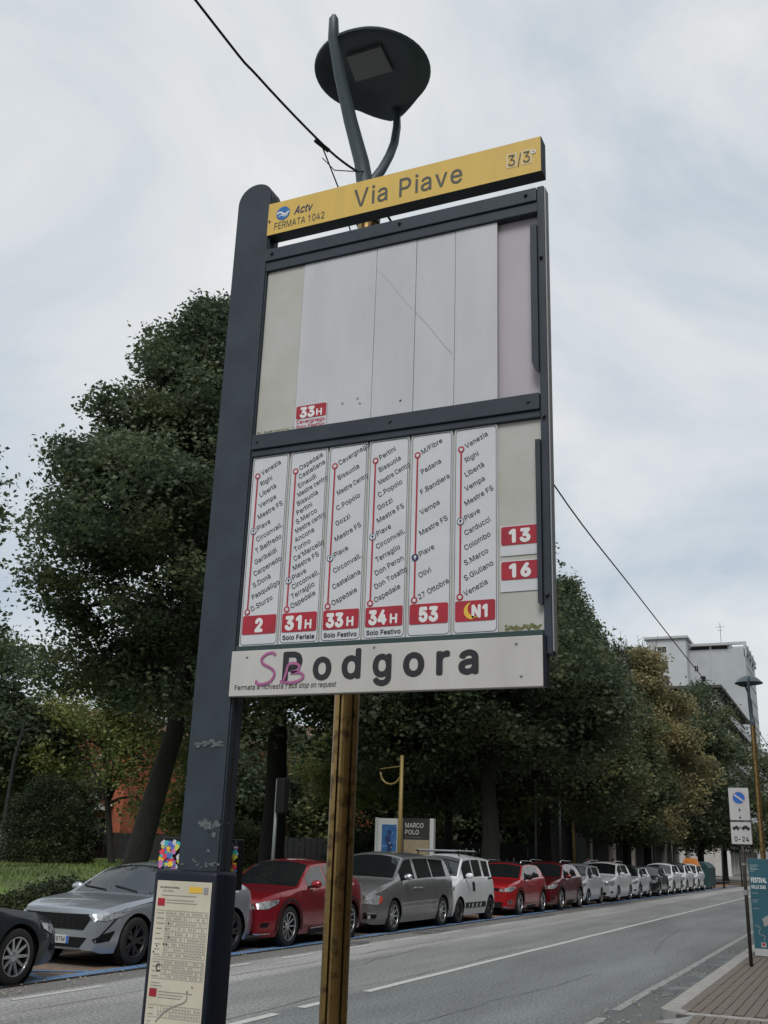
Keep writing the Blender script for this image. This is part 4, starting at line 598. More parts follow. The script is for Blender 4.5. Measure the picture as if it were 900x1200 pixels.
# ------------------------------------------------------------------ street lamps and wires
def star(r0, r1, n=8, wg=.30):
    """fluted section: n ribs with grooves"""
    o = []
    for i in range(n):
        a = 2*PI*i/n
        for t, r in ((-.41, r0), (-.25, r0*1.02), (0, r0*1.03), (.25, r0*1.02), (.41, r0), (.44, r1), (.56, r1)): o.append((a+2*PI/n*t, r))
    return o
def make_lamp(loc, label, wires=True):
    L = thing('street_lamp', label, 'street lamp', loc, group='disc lamps on fluted bronze poles')
    sec = star(.060, .047, 6); n = len(sec); m = MB(); vs = []; H0 = 4.86
    for z, k in ((0, 1.0), (H0, .93)): vs += [(r*k*math.cos(a-.07), r*k*math.sin(a-.07), z) for a, r in sec]
    m.add(vs, [(j, (j+1) % n, n+(j+1) % n, n+j) for j in range(n)], M_bronze); m.v += []; m.build('pole', L)
    m = MB(); m.tube([(0, 0, .01), (0, 0, H0)], .0495, M_groove, 16); m.build('pole_core', L)
    m = MB(); m.lathe([(.10, 0), (.10, .10), (.075, .14), (.06, .16)], M_groove, 20); m.build('pole_base', L)
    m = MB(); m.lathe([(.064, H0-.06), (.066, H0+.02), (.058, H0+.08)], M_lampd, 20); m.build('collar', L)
    hz = 5.90; nd = Vector((.443, -.896, 0)); ld = Vector((-.896, -.443, 0))
    # main arm: leans to the near-left rim
    p = [Vector((0, 0, H0)), Vector((-.015, -.01, 5.0)), Vector((-.036, -.04, 5.18)), Vector((-.072, -.13, 5.40)), Vector((-.098, -.225, 5.63)), Vector((-.108, -.31, 5.82)), Vector((-.100, -.335, 5.925)), Vector((-.094, -.345, 5.945))]
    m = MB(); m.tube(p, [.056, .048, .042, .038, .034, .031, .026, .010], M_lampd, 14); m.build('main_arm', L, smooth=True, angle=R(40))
    q = [Vector((-.01, 0, 4.98)), Vector((.005, .03, 5.10)), Vector((.03, .08, 5.20)), Vector((.045, .14, 5.33)), Vector((.045, .20, 5.46)), Vector((.030, .26, 5.62)), Vector((.005, .31, 5.75)), Vector((-.03, .34, 5.85))]
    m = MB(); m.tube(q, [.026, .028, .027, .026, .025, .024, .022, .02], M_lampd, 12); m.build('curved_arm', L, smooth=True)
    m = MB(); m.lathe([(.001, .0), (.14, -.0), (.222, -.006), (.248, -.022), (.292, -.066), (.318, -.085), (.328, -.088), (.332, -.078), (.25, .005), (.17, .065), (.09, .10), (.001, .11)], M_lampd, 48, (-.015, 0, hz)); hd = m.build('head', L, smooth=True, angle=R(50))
    
    for v in hd.data.vertices:   # pointed lobe of the rim where the curved arm meets it
        a_ = math.atan2(v.co.y, v.co.x); d_ = abs((a_-math.atan2(.43, -.05)+PI) % (2*PI)-PI); r_ = math.hypot(v.co.x, v.co.y); lo = max(0, 1-d_/.62)
        if r_ > .27: k_ = 1+.20*lo**1.5*(r_-.27)/.06; v.co.x *= k_; v.co.y *= k_; v.co.z -= .03*lo*(r_-.27)/.06
    m = MB(); c = Vector((-.04, -.0, hz-.022)); a_, b_ = Vector((.012, -.098, 0)), Vector((.118, .0, 0))
    m.add([c-a_-b_, c-a_+b_, c+a_+b_*.9, c+a_-b_*.9, c-a_-b_+Vector((0, 0, .02)), c-a_+b_+Vector((0, 0, .02)), c+a_+b_*.9+Vector((0, 0, .02)), c+a_-b_*.9+Vector((0, 0, .02))], [(0, 1, 2, 3), (0, 4, 5, 1), (1, 5, 6, 2), (2, 6, 7, 3), (3, 7, 4, 0)], M_lens); m.build('lens', L)
    return L
L1 = make_lamp((-2.085, 4.22, .12), 'tall fluted bronze lamp rising right behind the bus stop sign')
L2 = copy_tree(L1); L2.location = (-2.1, 26.4, .12); L2.rotation_euler = (0, 0, R(21)); L2['label'] = 'distant disc lamp on bronze pole above the no-parking sign'
def wire(name, pts, label, r=.006, par=None, cat='cable', grp=None):
    m = MB(); o = []
    P = [Vector(p) for p in pts]
    for i in range(len(P)-1):
        a, b, c, d = P[max(i-1, 0)], P[i], P[i+1], P[min(i+2, len(P)-1)]
        for k in range(6):
            t = k/6; o.append(.5*((2*b)+(-a+c)*t+(2*a-5*b+4*c-d)*t*t+(-a+3*b-3*c+d)*t**3))
    o.append(P[-1]); m.tube(o, r, M_wire, 6); ob = m.build(name, None, smooth=True); tag(ob, label, cat, grp); return ob
wire('overhead_cable', [(-2.13, 4.2, 5.24), (-2.18, 3.9, 5.20), (-2.24, 3.3, 5.185), (-2.26, 2.8, 5.19), (-2.3, 0, 5.25), (-2.2, -17, 5.6)], 'black cable from the near lamp towards the top left corner', .0065)
wire('overhead_cable', [(-2.08, 4.25, 5.15), (-2.1, 8.04, 4.77), (-2.1, 11.44, 4.69), (-2.1, 17.53, 4.62), (-2.1, 22, 4.72), (-2.1, 26.35, 4.98)], 'black cable sagging from the sign to the distant lamp at right', .0075)
wire('overhead_cable', [(-2.1, 26.45, 4.98), (-2.1, 34, 4.9), (-2.1, 42, 5.0), (-2.1, 48, 5.3)], 'short stretch of cable going right behind the distant lamp', .010)
m = MB(); m.box(-2.13, -2.07, 17.46, 17.56, 4.58, 4.66, M_wire, .01); tag(m.build('cable_junction'), 'small black junction box hanging on the sagging cable', 'cable box')
m = MB(); m.tube([(-2.24, 3.95, 5.20), (-2.20, 4.02, 5.16), (-2.13, 4.10, 5.19), (-2.09, 4.16, 5.22)], .003, M_wire, 6); m.tube([(-2.20, 3.86, 5.21), (-2.15, 4.0, 5.0), (-2.10, 4.10, 4.72)], .004, M_wire, 6); m.tube([(-2.215, 3.82, 5.21), (-2.175, 3.90, 5.19)], .012, M_wire, 8)
tag(m.build('cable_tie'), 'loose tie wires knotted where the cable meets the near lamp', 'wire')

# ------------------------------------------------------------------ no parking sign, banner (right pavement)
NP = thing('no_parking_sign', 'square no-parking sign with tow-away plate reading 0-24 on thin pole', 'road sign', (-1.87, 19.4, .12))
m = MB(); m.tube([(0, .03, 0), (0, .03, 2.98)], .030, mat('sign_pole', (.075, .062, .052), .6, metal=.4, var=(.05, .045, .04), vs=8), 12); m.build('pole', NP, smooth=True)
for z0, z1 in ((1.12, 1.2), (1.6, 1.63)): m = MB(); m.tube([(0, .03, z0), (0, .03, z1)], .036, M_alu, 12); m.build('clamp', NP)
M_signw = mat('sign_white', (.50, .50, .49), .4, var=(.44, .44, .43), vs=3); M_signb = flat('sign_blue', (.02, .11, .42)); M_signr = mat('faded_red', (.50, .42, .41), .4)
m = MB(); m.prism(rrect(-.175, .175, 2.33, 2.89, .02), -.012, .004, M_signw); A = m.build('main_plate', NP)
m = MB(); ribbon(m, rrect(-.171, .171, 2.334, 2.886, .018), .008, -.0130, M_ink, True); disc(m, 0, 2.71, .128, -.0133, M_signr, 28); disc(m, 0, 2.71, .100, -.0142, M_signb, 28)
ribbon(m, [(-.074, 2.765), (.074, 2.655)], .028, -.0150, M_signw); m.build('no_parking_symbol', A)
for s_, z in ((1, 2.50), (-1, 2.39)):
    m = MB(); m.add([(-.022, -.0135, z), (0, -.0135, z+s_*.04), (.022, -.0135, z), (.009, -.0135, z+s_*.004), (-.009, -.0135, z+s_*.004)], [(0, 1, 2)], M_ink); rect(m, -.004, .004, min(z, z-s_*.03), max(z, z-s_*.03), -.0135, M_ink); m.build('arrow', A)
m = MB(); m.prism(rrect(-.175, .175, 1.935, 2.315, .02), -.012, .004, M_signw); A = m.build('lower_plate', NP)
m = MB(); ribbon(m, rrect(-.171, .171, 1.939, 2.311, .018), .007, -.0130, M_ink, True); put_text(m, '0-24', 0, 1.985, -.0135, M_ink, .1, .02, width=.24, height=.085, align='c')
m.add([(x, -.0135, z) for x, z in ((-.14, 2.20), (-.13, 2.225), (-.10, 2.225), (-.085, 2.245), (-.05, 2.245), (-.04, 2.21), (-.01, 2.235), (.0, 2.24), (-.015, 2.20), (-.03, 2.19), (-.14, 2.185))], [tuple(range(11))], M_ink)
m.add([(x, -.0135, z) for x, z in ((.01, 2.19), (.0, 2.215), (.03, 2.225), (.055, 2.25), (.10, 2.25), (.12, 2.225), (.15, 2.215), (.155, 2.185))], [tuple(range(8))], M_ink)
for x, z in ((-.11, 2.18), (-.05, 2.18), (.04, 2.185), (.115, 2.18)): disc(m, x, z, .016, -.0137, M_ink, 12)
m.build('tow_away_symbol', A)

BN = thing('festival_banner', 'teal printed festival poster board standing on the brick pavement', 'banner', (-1.62, 21.6, .12))
M_teal = mat('banner_teal', (.018, .085, .115), .5, var=(.022, .11, .15), vs=2)
m = MB(); m.box(-.375, .42, -.02, .02, .0, 1.72, M_teal, .004); BB = m.build('board', BN)
m = MB(); m.box(-.375, .42, -.026, -.0205, .015, .14, M_signw); m.build('white_footer', BB)
m = MB(); yy = -.0225
put_text(m, 'FESTIVAL', -.35, 1.30, yy, M_white, .1, .03, height=.085, sx=.8); put_text(m, 'DELLE IDEE', -.35, 1.19, yy, M_white, .08, .02, height=.055, sx=.8)
for z, n_, s_ in ((1.60, 3, .03), (1.52, 2, .02), (1.10, 1, .02), (.98, 2, .022), (.83, 1, .02)):
    for i in range(n_): put_text(m, ['mestre venezia', 'dal 2 al 19', 'citta di venezia'][i % 3], -.35, z-i*.035, yy, M_white, s_, .01)
ribbon(m, smooth2([(-.34, .55), (-.25, .50), (-.28, .40), (-.18, .36), (-.2, .28)]), .012, yy, M_greyink); splat(m, -.1, .62, .12, yy, M_greyink, 12, 4, 1.4); rect(m, -.25, -.17, .17, .25, yy, M_whitep); rect(m, -.235, -.185, .185, .24, yy-.001, M_red)
m.build('print', BB)

# ------------------------------------------------------------------ cars
def interp(pts, x):
    if x <= pts[0][0]: return pts[0][1]
    for (a, b), (c, d) in zip(pts, pts[1:]):
        if x <= c:
            t = (x-a)/(c-a); return b+(d-b)*t
    return pts[-1][1]
def smooth_interp(pts, x, w=.07): return (interp(pts, x-w)+2*interp(pts, x-w/2)+2*interp(pts, x)+2*interp(pts, x+w/2)+interp(pts, x+w))/8
def paint(name, c, metal=.55, rough=.32): return mat('paint_'+name, c, rough, metal=metal, coat=.8 if name != 'dark_blue' else .45)
def make_car(sp, loc, flip=False):
    c = thing(sp['name'], sp['label'], 'car' if 'cat' not in sp else sp['cat'], loc, PI if flip else 0, 'cars parked along the kerb')
    L, Wd, H, wb, fo, rw = sp['L'], sp['W'], sp['H'], sp['wb'], sp['fo'], sp['rw']; P = sp['paint']; far = sp.get('far', False)
    hb, hf, ws, rf, rr, tail = sp['hb'], sp['hf'], sp['ws'], sp['rf'], sp['rr'], sp['tail']   # hood back height, hood front height, u of windscreen base, roof front, roof rear, tail
    zb0 = .19; ax = [fo, fo+wb]; ra = rw+.055
    top = [(0, hf*.88), (.035, hf*.95), (.13, hf), (.5, hf+(hb-hf)*.55), (ws, hb), (rf, H-.05), (rf+.35, H-.012), ((rf+rr)/2, H), (rr, H-.05), (tail, sp.get('tb', hb+.08)), (L-.08, sp.get('tb', hb+.08)-.06), (L, .66)]
    bel = [(0, hf*.74), (.05, hf*.83), (.16, hf-.075), (.6, hf-.05+(hb-hf)*.4), (ws, hb-.06), ((rf+rr)/2, hb+.0), (rr, hb+sp.get('bk', .05)), (L-.25, hb+sp.get('bk', .05)), (L-.06, .80), (L, .6)]
    us = set([0, .015, .04, .08, .14, .2, L, L-.015, L-.05, L-.1, L-.17, ws, rf, rr, tail])
    us |= set(np.round(np.arange(.28, L-.2, .085), 3).tolist())
    for a in ax:
        for i in range(15): us.add(round(a-ra*math.cos(PI*i/14), 4))
        us.add(round(a-ra-.004, 4)); us.add(round(a+ra+.004, 4))
    us = sorted(u for u in us if 0 <= u <= L); us = [u for i, u in enumerate(us) if i == 0 or u-us[i-1] > .003]
    tum = sp.get('tum', .30)
    def wid(u):
        f = 1.0
        if u < .75: f -= .20*((.75-u)/.75)**2.4
        if L-u < .55: f -= .13*((.55-(L-u))/.55)**2.4
        return Wd/2*f
    def zbot(u):
        z = zb0+.0
        if u < .12: z = zb0+.04*(1-u/.12)
        if L-u < .12: z = zb0+.16*(1-(L-u)/.12)
        for a in ax:
            if abs(u-a) < ra: z = max(z, rw+math.sqrt(max(0, ra*ra-(u-a)**2))*1.0)
        return z
    rows = []
    for u in us:
        w = wid(u); zb = zbot(u); zs = smooth_interp(bel, u); zt_ = max(smooth_interp(top, u), zs+.01); g = zt_-zs
        zm = min(max(zb, .42)+0, zs-.05); zb = min(zb, zs-.09)
        z1 = zb+(zs-zb)*.22; z2 = zb+(zs-zb)*.5; z3 = zb+(zs-zb)*.82
        def side(z): # bodyside bulge
            t = (z-.2)/(zs-.2); fl = 0
            for a in ax:
                d = abs(u-a)
                if d < ra+.30: fl = max(fl, .012*(.5+.5*math.cos(PI*max(0, d-ra)/.30)))
            return w*(.955+.045*math.sin(PI*min(1, max(0, t))**.8)) + fl*(1 - max(0, t-.75)*3 if t > .75 else 1) - (.025 if z < .3 else 0)
        xs = w*.945; ins = min(.05, g*.5); xc = xs-.015-ins-tum*max(0, g-.1); zc = zs+g*(.84 if g > .2 else .78)
        pts = [(side(zb), zb), (side(z1), z1), (side(z2), z2), (side(z3), z3), (xs, zs)]
        for t in (.07, .90, 1.0): pts.append((xs-.012-(xs-.012-xc)*t, zs+(zc-zs)*t))
        for t in (.93, .62, .31, 0): x = xc*t; pts.append((x, zc+(zt_-zc)*(1-t*t)**.9))
        rows.append(pts)
    nP = len(rows[0]); nU = len(us)
    V = []; 
    for i, u in enumerate(us):
        for x, z in rows[i]: V.append(Vector((x, u-L/2, z)))
    for i, u in enumerate(us):
        for x, z in rows[i][:-1]: V.append(Vector((-x, u-L/2, z)))
    def id_(i, j, s): return i*nP+j if (s > 0 or j == nP-1) else nU*nP+i*(nP-1)+j
    F = []; 
    for i in range(nU-1):
        for j in range(nP-1):
            F.append((id_(i, j, 1), id_(i+1, j, 1), id_(i+1, j+1, 1), id_(i, j+1, 1))); F.append((id_(i, j, -1), id_(i, j+1, -1), id_(i+1, j+1, -1), id_(i+1, j, -1)))
    for i in (0, nU-1):
        ring = [id_(i, j, 1) for j in range(nP)]+[id_(i, j, -1) for j in range(nP-2, -1, -1)]; F.append(tuple(ring))
    b = MB(); b.add(V, F, P); body = b.build('body', c, smooth=True, angle=R(34)); body.data.materials.clear(); body.data.materials.append(P)
    bvh = BVHTree.FromPolygons(V, F)
    # glazing panels, 4 mm proud of the shell
    def norm(i, j, s):
        a = V[id_(min(i+1, nU-1), j, s)]-V[id_(max(i-1, 0), j, s)]; d = V[id_(i, min(j+1, nP-1), s)]-V[id_(i, max(j-1, 0), s)]
        n = a.cross(d)
        if n.length < 1e-9: return Vector((0, 0, 1))
        n.normalize(); return n if n.z*1+ (n.x if s > 0 else -n.x) > -.2 and not (n.dot(Vector((s, 0, .3))) < 0) else -n
    def panel(name, i0, i1, js, sides, m=M_glass, off=.004, par=None):
        b = MB()
        for s in sides:
            vs = []; 
            for i in range(i0, i1+1):
                for j in js: 
                    n = norm(i, j, s); n = n if n.dot(Vector((s*(1 if j < nP-1 else 0), 0, .8))) > 0 else -n
                    vs.append(V[id_(i, j, s)]+n*off)
            k = len(js); b.add(vs, [(a*k+q, (a+1)*k+q, (a+1)*k+q+1, a*k+q+1) for a in range(i1-i0) for q in range(k-1)], m)
        return b.build(name, par or c, smooth=True)
    ix = lambda u: min(range(nU), key=lambda i: abs(us[i]-u))
    ia, ib = ix(ws+.05), ix(rf-.03); panel('windscreen', ia, ib, [8, 9, 10, 11], (1, -1))
    if tail-rr > .1: panel('rear_window', ix(rr+.08), ix(tail-.06), [8, 9, 10, 11], (1, -1))
    if sp.get('roofm'): panel('roof_panel', ix(rf+.03), ix(rr-.03), [7, 8, 9, 10, 11], (1, -1), sp['roofm'], .004)
    wn = sp['win']
    for s in (1, -1):
        for (u0, u1) in wn: 
            if u1-u0 > .15: panel('side_window', ix(u0), ix(u1), [5, 6], (s,))
    # projected details
    def decal(name, poly, dirv, org, uax, vax, m, off=.004, cuts=3, par=None):
        """poly in plane coords (a,b) -> org + a*uax + b*vax, cast along dirv onto the shell"""
        bm = bmesh.new(); f = bm.faces.new([bm.verts.new((p[0], p[1], 0)) for p in poly]); bmesh.ops.triangulate(bm, faces=[f]); bmesh.ops.subdivide_edges(bm, edges=bm.edges[:], cuts=cuts, use_grid_fill=True)
        dead = []; 
        for v in bm.verts:
            o = Vector(org)+Vector(uax)*v.co.x+Vector(vax)*v.co.y; h = bvh.ray_cast(o, Vector(dirv))
            if h[0] is None: dead.append(v); continue
            nn = h[1] if h[1].dot(Vector(dirv)) < 0 else -h[1]; v.co = h[0]+nn*off
        if dead: bmesh.ops.delete(bm, geom=dead, context='VERTS')
        if not bm.faces: bm.free(); return None
        b = MB(); b.bm(bm, m); return b.build(name, par or c, smooth=True, fix=False)
    def front(name, poly, m, off=.006, **k): return decal(name, poly, (0, 1, 0), (0, -L/2-1, 0), (1, 0, 0), (0, 0, 1), m, off, **k)
    def sidep(name, poly, m, s=1, off=.004, **k): return decal(name, [(u-L/2, z) for u, z in poly], (-s, 0, 0), (s*2, 0, 0), (0, 1, 0), (0, 0, 1), m, off, **k)
    def corner(name, poly, m, s=1, off=.006, ang=38, **k):
        """poly: a = along the direction tangent to the corner, b = z; a=0 at the corner"""
        t = R(ang); d = Vector((-s*math.sin(t), math.cos(t), 0)); ux = Vector((s*math.cos(t), math.sin(t), 0)); o = Vector((s*Wd/2*.74, -L/2+.22, 0))-d*1.2
        return decal(name, poly, d, o, ux, (0, 0, 1), m, off, **k)
    def mir(poly): return [(-x, z) for x, z in poly][::-1]
    def both(fn, name, poly, m, **k):
        fn(name, poly, m, s=1, **k); fn(name, poly, m, s=-1, **k)
    sp['details'](dict(front=front, side=sidep, corner=corner, both=both, mir=mir, L=L, W=Wd, H=H, ax=ax, ra=ra, rw=rw, c=c, body=body, far=far, hb=hb, hf=hf, ws=ws))
    # seams
    def seam(pts, s):
        for (a, b_) in zip(pts, pts[1:]):
            d = Vector((b_[0]-a[0], b_[1]-a[1])); n_ = Vector((-d.y, d.x)).normalized()*.004
            sidep('panel_gap', [(a[0]+n_.x, a[1]+n_.y), (a[0]-n_.x, a[1]-n_.y), (b_[0]-n_.x, b_[1]-n_.y), (b_[0]+n_.x, b_[1]+n_.y)], M_seam, s=s, off=.0025, cuts=2)
    if not far:
        for s in (1,):
            for pl in sp.get('seams', []): seam(pl, s)
    for u, z in sp.get('handles', []):
        for s in (1, -1):
            w_ = wid(u)*.985; h = bvh.ray_cast(Vector((s*2, u-L/2, z)), Vector((-s, 0, 0)))
            if h[0]: b = MB(); x = h[0].x; b.box(min(x, x+s*.03), max(x, x+s*.03), u-L/2-.09, u-L/2+.09, z-.015, z+.015, sp.get('hm', P), .008); b.build('door_handle', c, smooth=True)
    # mirrors
    um = ws+.42; zm = hb+.06
    for s in (1, -1):
        h = bvh.ray_cast(Vector((s*2, um-L/2, hb-.04)), Vector((-s, 0, 0))); x = h[0].x if h[0] else s*Wd/2
        bm = bmesh.new(); bmesh.ops.create_icosphere(bm, subdivisions=3, radius=1)
        for v in bm.verts:
            q = v.co.copy(); v.co = Vector((x+s*(.13+.115*q.x*s*s), um-L/2-.01+.07*max(q.y, -1)*(1 if q.y < 0 else .35), zm+.075*q.z*(1+.1*q.x*s)))
        b = MB(); b.bm(bm, sp.get('mm', P)); b.box(min(x-s*.03, x+s*.08), max(x-s*.03, x+s*.08), um-L/2-.03, um-L/2+.03, zm-.07, zm-.03, M_blk, .01); b.build('mirror', c, smooth=True, angle=R(40))
    # underbody & arch liners
    b = MB(); b.box(-Wd/2+.24, Wd/2-.24, -L/2+.25, L/2-.25, .20, .62, M_blk); b.box(-Wd/2+.1, Wd/2-.1, ax[0]+ra-L/2+.02, ax[1]-ra-L/2-.02, .19, .35, M_blk); b.build('underbody', c)
    # wheels
    rimm = sp.get('rim', M_rim); ns = sp.get('spokes', 10); r2 = rw*.70
    for a in ax:
        for s in (1, -1):
            xo = s*(Wd/2-.012); xi = s*(Wd/2-.225); b = MB(); o = 0
            pr = [(r2, -.02), (r2+.012, 0), (rw-.035, .002), (rw-.01, -.012), (rw, -.03), (rw, -.18), (rw-.02, -.2), (r2, -.2)]
            b.lathe([(r, xo+s*z if False else z*s) for r, z in pr], M_tyre, 36, (xo, a-L/2, rw), 'x'); wh = b.build('wheel', c, smooth=True, angle=R(40))
            b = MB(); b.lathe([(r*1, z*s) for r, z in [(r2+.004, -.008), (r2-.012, -.004), (r2-.022, -.02), (r2-.03, -.15), (.0, -.16)]], M_rimd, 36, (xo, a-L/2, rw), 'x')
            for q in range(ns):
                t0 = 2*PI*q/ns; kind = sp.get('sp', 'plain')
                for dt0, dt1 in (((-.09, -.20), (.09, .20)) if kind == 'Y' else ((0, 0),)):
                    wq = .020 if kind != 'fat' else .045; wq = sp.get('sw', wq)
                    d0 = Vector((0, math.cos(t0+dt0), math.sin(t0+dt0))); d1 = Vector((0, math.cos(t0+dt1), math.sin(t0+dt1))); n0 = Vector((0, -d0.z, d0.y)); n1_ = Vector((0, -d1.z, d1.y))
                    C0 = Vector((xo-s*.045, a-L/2, rw)); C1 = Vector((xo-s*.014, a-L/2, rw)); dp = Vector((-s*.03, 0, 0))
                    v = [C0+d0*.03+n0*wq*.8, C0+d0*.03-n0*wq*.8, C1+d1*(r2-.012)-n1_*wq*.55, C1+d1*(r2-.012)+n1_*wq*.55]
                    b.add(v+[x_+dp for x_ in v], [(0, 1, 2, 3), (0, 4, 5, 1), (1, 5, 6, 2), (2, 6, 7, 3), (3, 7, 4, 0)], rimm)
            b.lathe([(r2+.002, -.012*s), (r2, .001*s), (r2-.014, -.002*s), (r2-.018, -.02*s)], rimm, 36, (xo, a-L/2, rw), 'x'); b.lathe([(.058, -.05*s), (.055, -.035*s), (.0, -.032*s)], rimm, 16, (xo, a-L/2, rw), 'x')
            b.build('rim', wh, fix=False)
            b = MB(); b.lathe([(ra-.005, -.02*s), (ra-.005, -.24*s), (.1, -.245*s)], M_blk, 24, (xo, a-L/2, rw), 'x'); b.v = [v for v in b.v]; b.build('arch_liner', c, fix=False) if not far else None
    # wipers
    if not far:
        b = MB()
        for x0 in (.45, -.15): 
            h1 = bvh.ray_cast(Vector((x0, ws+.06-L/2, 3)), Vector((0, 0, -1))); h2 = bvh.ray_cast(Vector((x0-.5, ws+.16-L/2, 3)), Vector((0, 0, -1)))
            if h1[0] and h2[0]: b.tube([h1[0]+Vector((0, 0, .02)), h2[0]+Vector((0, 0, .02))], .008, M_blk, 6)
        if b.v: b.build('wiper', c)
    return c
def arch_ring(d, s, m=M_clad, w=.085):
    for a in d['ax']:
        n = 14; r0 = d['ra']-.004; o = [(a-(r0+w)*math.cos(PI*i/n*1.1-.157), max(.2, d['rw']+(r0+w)*math.sin(PI*i/n*1.1-.157))) for i in range(n+1)]; q = [(a-r0*math.cos(PI*i/n*1.1-.157), max(.2, d['rw']+r0*math.sin(PI*i/n*1.1-.157))) for i in range(n+1)]
        for i in range(n): 
            d['side']('arch_trim', [o[i], o[i+1], q[i+1], q[i]], m, s=s, off=.010, cuts=1)
def plate(d, z=.42, txt='GJ 638TM'):
    b = MB(); y = -d['L']/2-.012; b.box(-.26, .26, y, y+.02, z-.055, z+.055, M_signw, .004); p = b.build('number_plate', d['c'])
    b = MB(); rect(b, -.258, -.215, z-.053, z+.053, y-.001, M_signb); rect(b, .215, .258, z-.053, z+.053, y-.001, M_signb); put_text(b, txt, 0, z-.03, y-.0012, M_ink, .08, .01, width=.38, height=.065, align='c'); b.build('plate_lettering', p)
def rails(d, u0, u1, m=M_chrome, x=.56, dz=0.03):
    L, H = d['L'], d['H']
    for s in (1, -1):
        b = MB(); b.tube([(s*x, u0-L/2, H-.06), (s*x, u0+.1-L/2, H+dz), (s*x, u1-.1-L/2, H+dz-.01), (s*x, u1-L/2, H-.08)], .016, m, 8)
        b.build('roof_rail', d['c'], smooth=True)

def det_hatch(d):   # silver hatchback, dark shield grille, fang light
    hf = d['hf']
    d['front']('grille', [(-.50, .50), (.50, .50), (.62, .66), (.58, .71), (-.58, .71), (-.62, .66)], M_blk, off=.010)
    d['front']('lower_intake', [(-.46, .26), (.46, .26), (.58, .40), (-.58, .40)], M_blk, off=.008)
    d['front']('chin_trim', [(-.52, .222), (.52, .222), (.50, .25), (-.50, .25)], M_chrome, off=.012)
    b = MB()
    for k in range(5):
        for q in range(9): x = -.44+.11*q; b.box(x-.02, x+.02, -d['L']/2-.016, -d['L']/2-.006, .515+.035*k, .521+.035*k, M_rimd)
    b.build('grille_bars', d['c'])
    d['both'](d['corner'], 'headlight', [(-.22, .645), (.03, .625), (.26, .69), (.36, .745), (.02, .735), (-.22, .705)], M_lampg, off=.009)
    d['both'](d['corner'], 'light_fang', [(.16, .665), (.22, .70), (-.03, .42), (-.09, .38)], M_blk, off=.007)
    d['both'](d['corner'], 'side_intake', [(-.10, .33), (.10, .36), (.17, .50), (.02, .46), (-.14, .38)], M_blk, off=.007)
    plate(d, .36)
    d['side']('sill_trim', [(d['ax'][0]+.42, .20), (d['ax'][1]-.42, .20), (d['ax'][1]-.42, .27), (d['ax'][0]+.42, .27)], M_clad, s=1); d['side']('sill_trim', [(d['ax'][0]+.42, .20), (d['ax'][1]-.42, .20), (d['ax'][1]-.42, .27), (d['ax'][0]+.42, .27)], M_clad, s=-1)
    d['both'](d['side'], 'bonnet_gap', [(.45, .775), (.45, .782), (1.15, .885), (1.15, .877)], M_seam, off=.003)
def det_suv(grille='wing', clad=True, rail=False, chrome_sill=True, lamp=None, zoff=0.0, gm=M_blk, skid=False):
    def f(d):
        z = zoff+d['hf']-.80
        if grille == 'wing':
            d['front']('grille', [(-.28, .46+z), (.28, .46+z), (.46, .62+z), (.46, .72+z), (-.46, .72+z), (-.46, .62+z)], gm, off=.008)
            d['front']('grille_trim', [(-.50, .60+z), (-.30, .44+z), (.30, .44+z), (.50, .60+z), (.47, .62+z), (.28, .47+z), (-.28, .47+z), (-.47, .62+z)], M_chrome, off=.014)
        elif grille == 'slot': d['front']('grille', [(-.45, .62+z), (.45, .62+z), (.45, .70+z), (-.45, .70+z)], gm, off=.008); d['front']('badge', [(-.07, .60+z), (0, .56+z), (.07, .60+z), (.07, .72+z), (0, .75+z), (-.07, .72+z)], M_chrome, off=.015)
        elif grille == 'wide': d['front']('grille', [(-.40, .56+z), (.40, .56+z), (.46, .73+z), (-.46, .73+z)], M_chrome, off=.008); d['front']('grille_mesh', [(-.37, .575+z), (.37, .575+z), (.42, .70+z), (-.42, .70+z)], gm, off=.013)
        d['front']('lower_intake', [(-.52, .25), (.52, .25), (.60, .38), (-.60, .38)], M_blk, off=.008)
        lm = lamp or M_lampg
        d['both'](d['corner'], 'headlight', [(-.28, .60+z), (.06, .60+z), (.28, .69+z), (.30, .76+z), (.02, .73+z), (-.28, .67+z)] if grille != 'wide' else [(-.24, .56+z), (.14, .56+z), (.26, .66+z), (.22, .76+z), (-.12, .74+z), (-.26, .66+z)], lm, off=.010)
        d['both'](d['corner'], 'fog_light', [(-.08, .36), (.08, .36), (.12, .44), (-.04, .43)], M_chrome if skid else M_blk, off=.009)
        if skid: d['both'](d['corner'], 'fog_surround', [(-.04, .375), (.06, .375), (.08, .425), (-.02, .42)], M_blk, off=.013)
        ax = d['ax']
        if clad:
            arch_ring(d, 1); 
            if not d['far']: arch_ring(d, -1)
            for s in (1, -1): d['side']('sill_cladding', [(ax[0]+.36, .19), (ax[1]-.36, .19), (ax[1]-.36, .31), (ax[0]+.36, .31)], M_clad, s=s, off=.010)
            if chrome_sill:
                for s in (1, -1): d['side']('sill_strip', [(ax[0]+.40, .27), (ax[1]-.42, .30), (ax[1]-.42, .325), (ax[0]+.40, .295)], M_chrome, s=s, off=.016)
            d['front']('chin_trim', [(-.62, .225), (.62, .225), (.60, .25), (-.60, .25)], M_clad, off=.014)
            d['both'](d['corner'], 'chin_trim', [(-.20, .235), (.14, .245), (.14, .265), (-.2, .255)], M_chrome, off=.014)
        if rail: rails(d, d['ws']+.8, d['L']-.75)
        plate(d, .40 if not clad else .38)
    return f
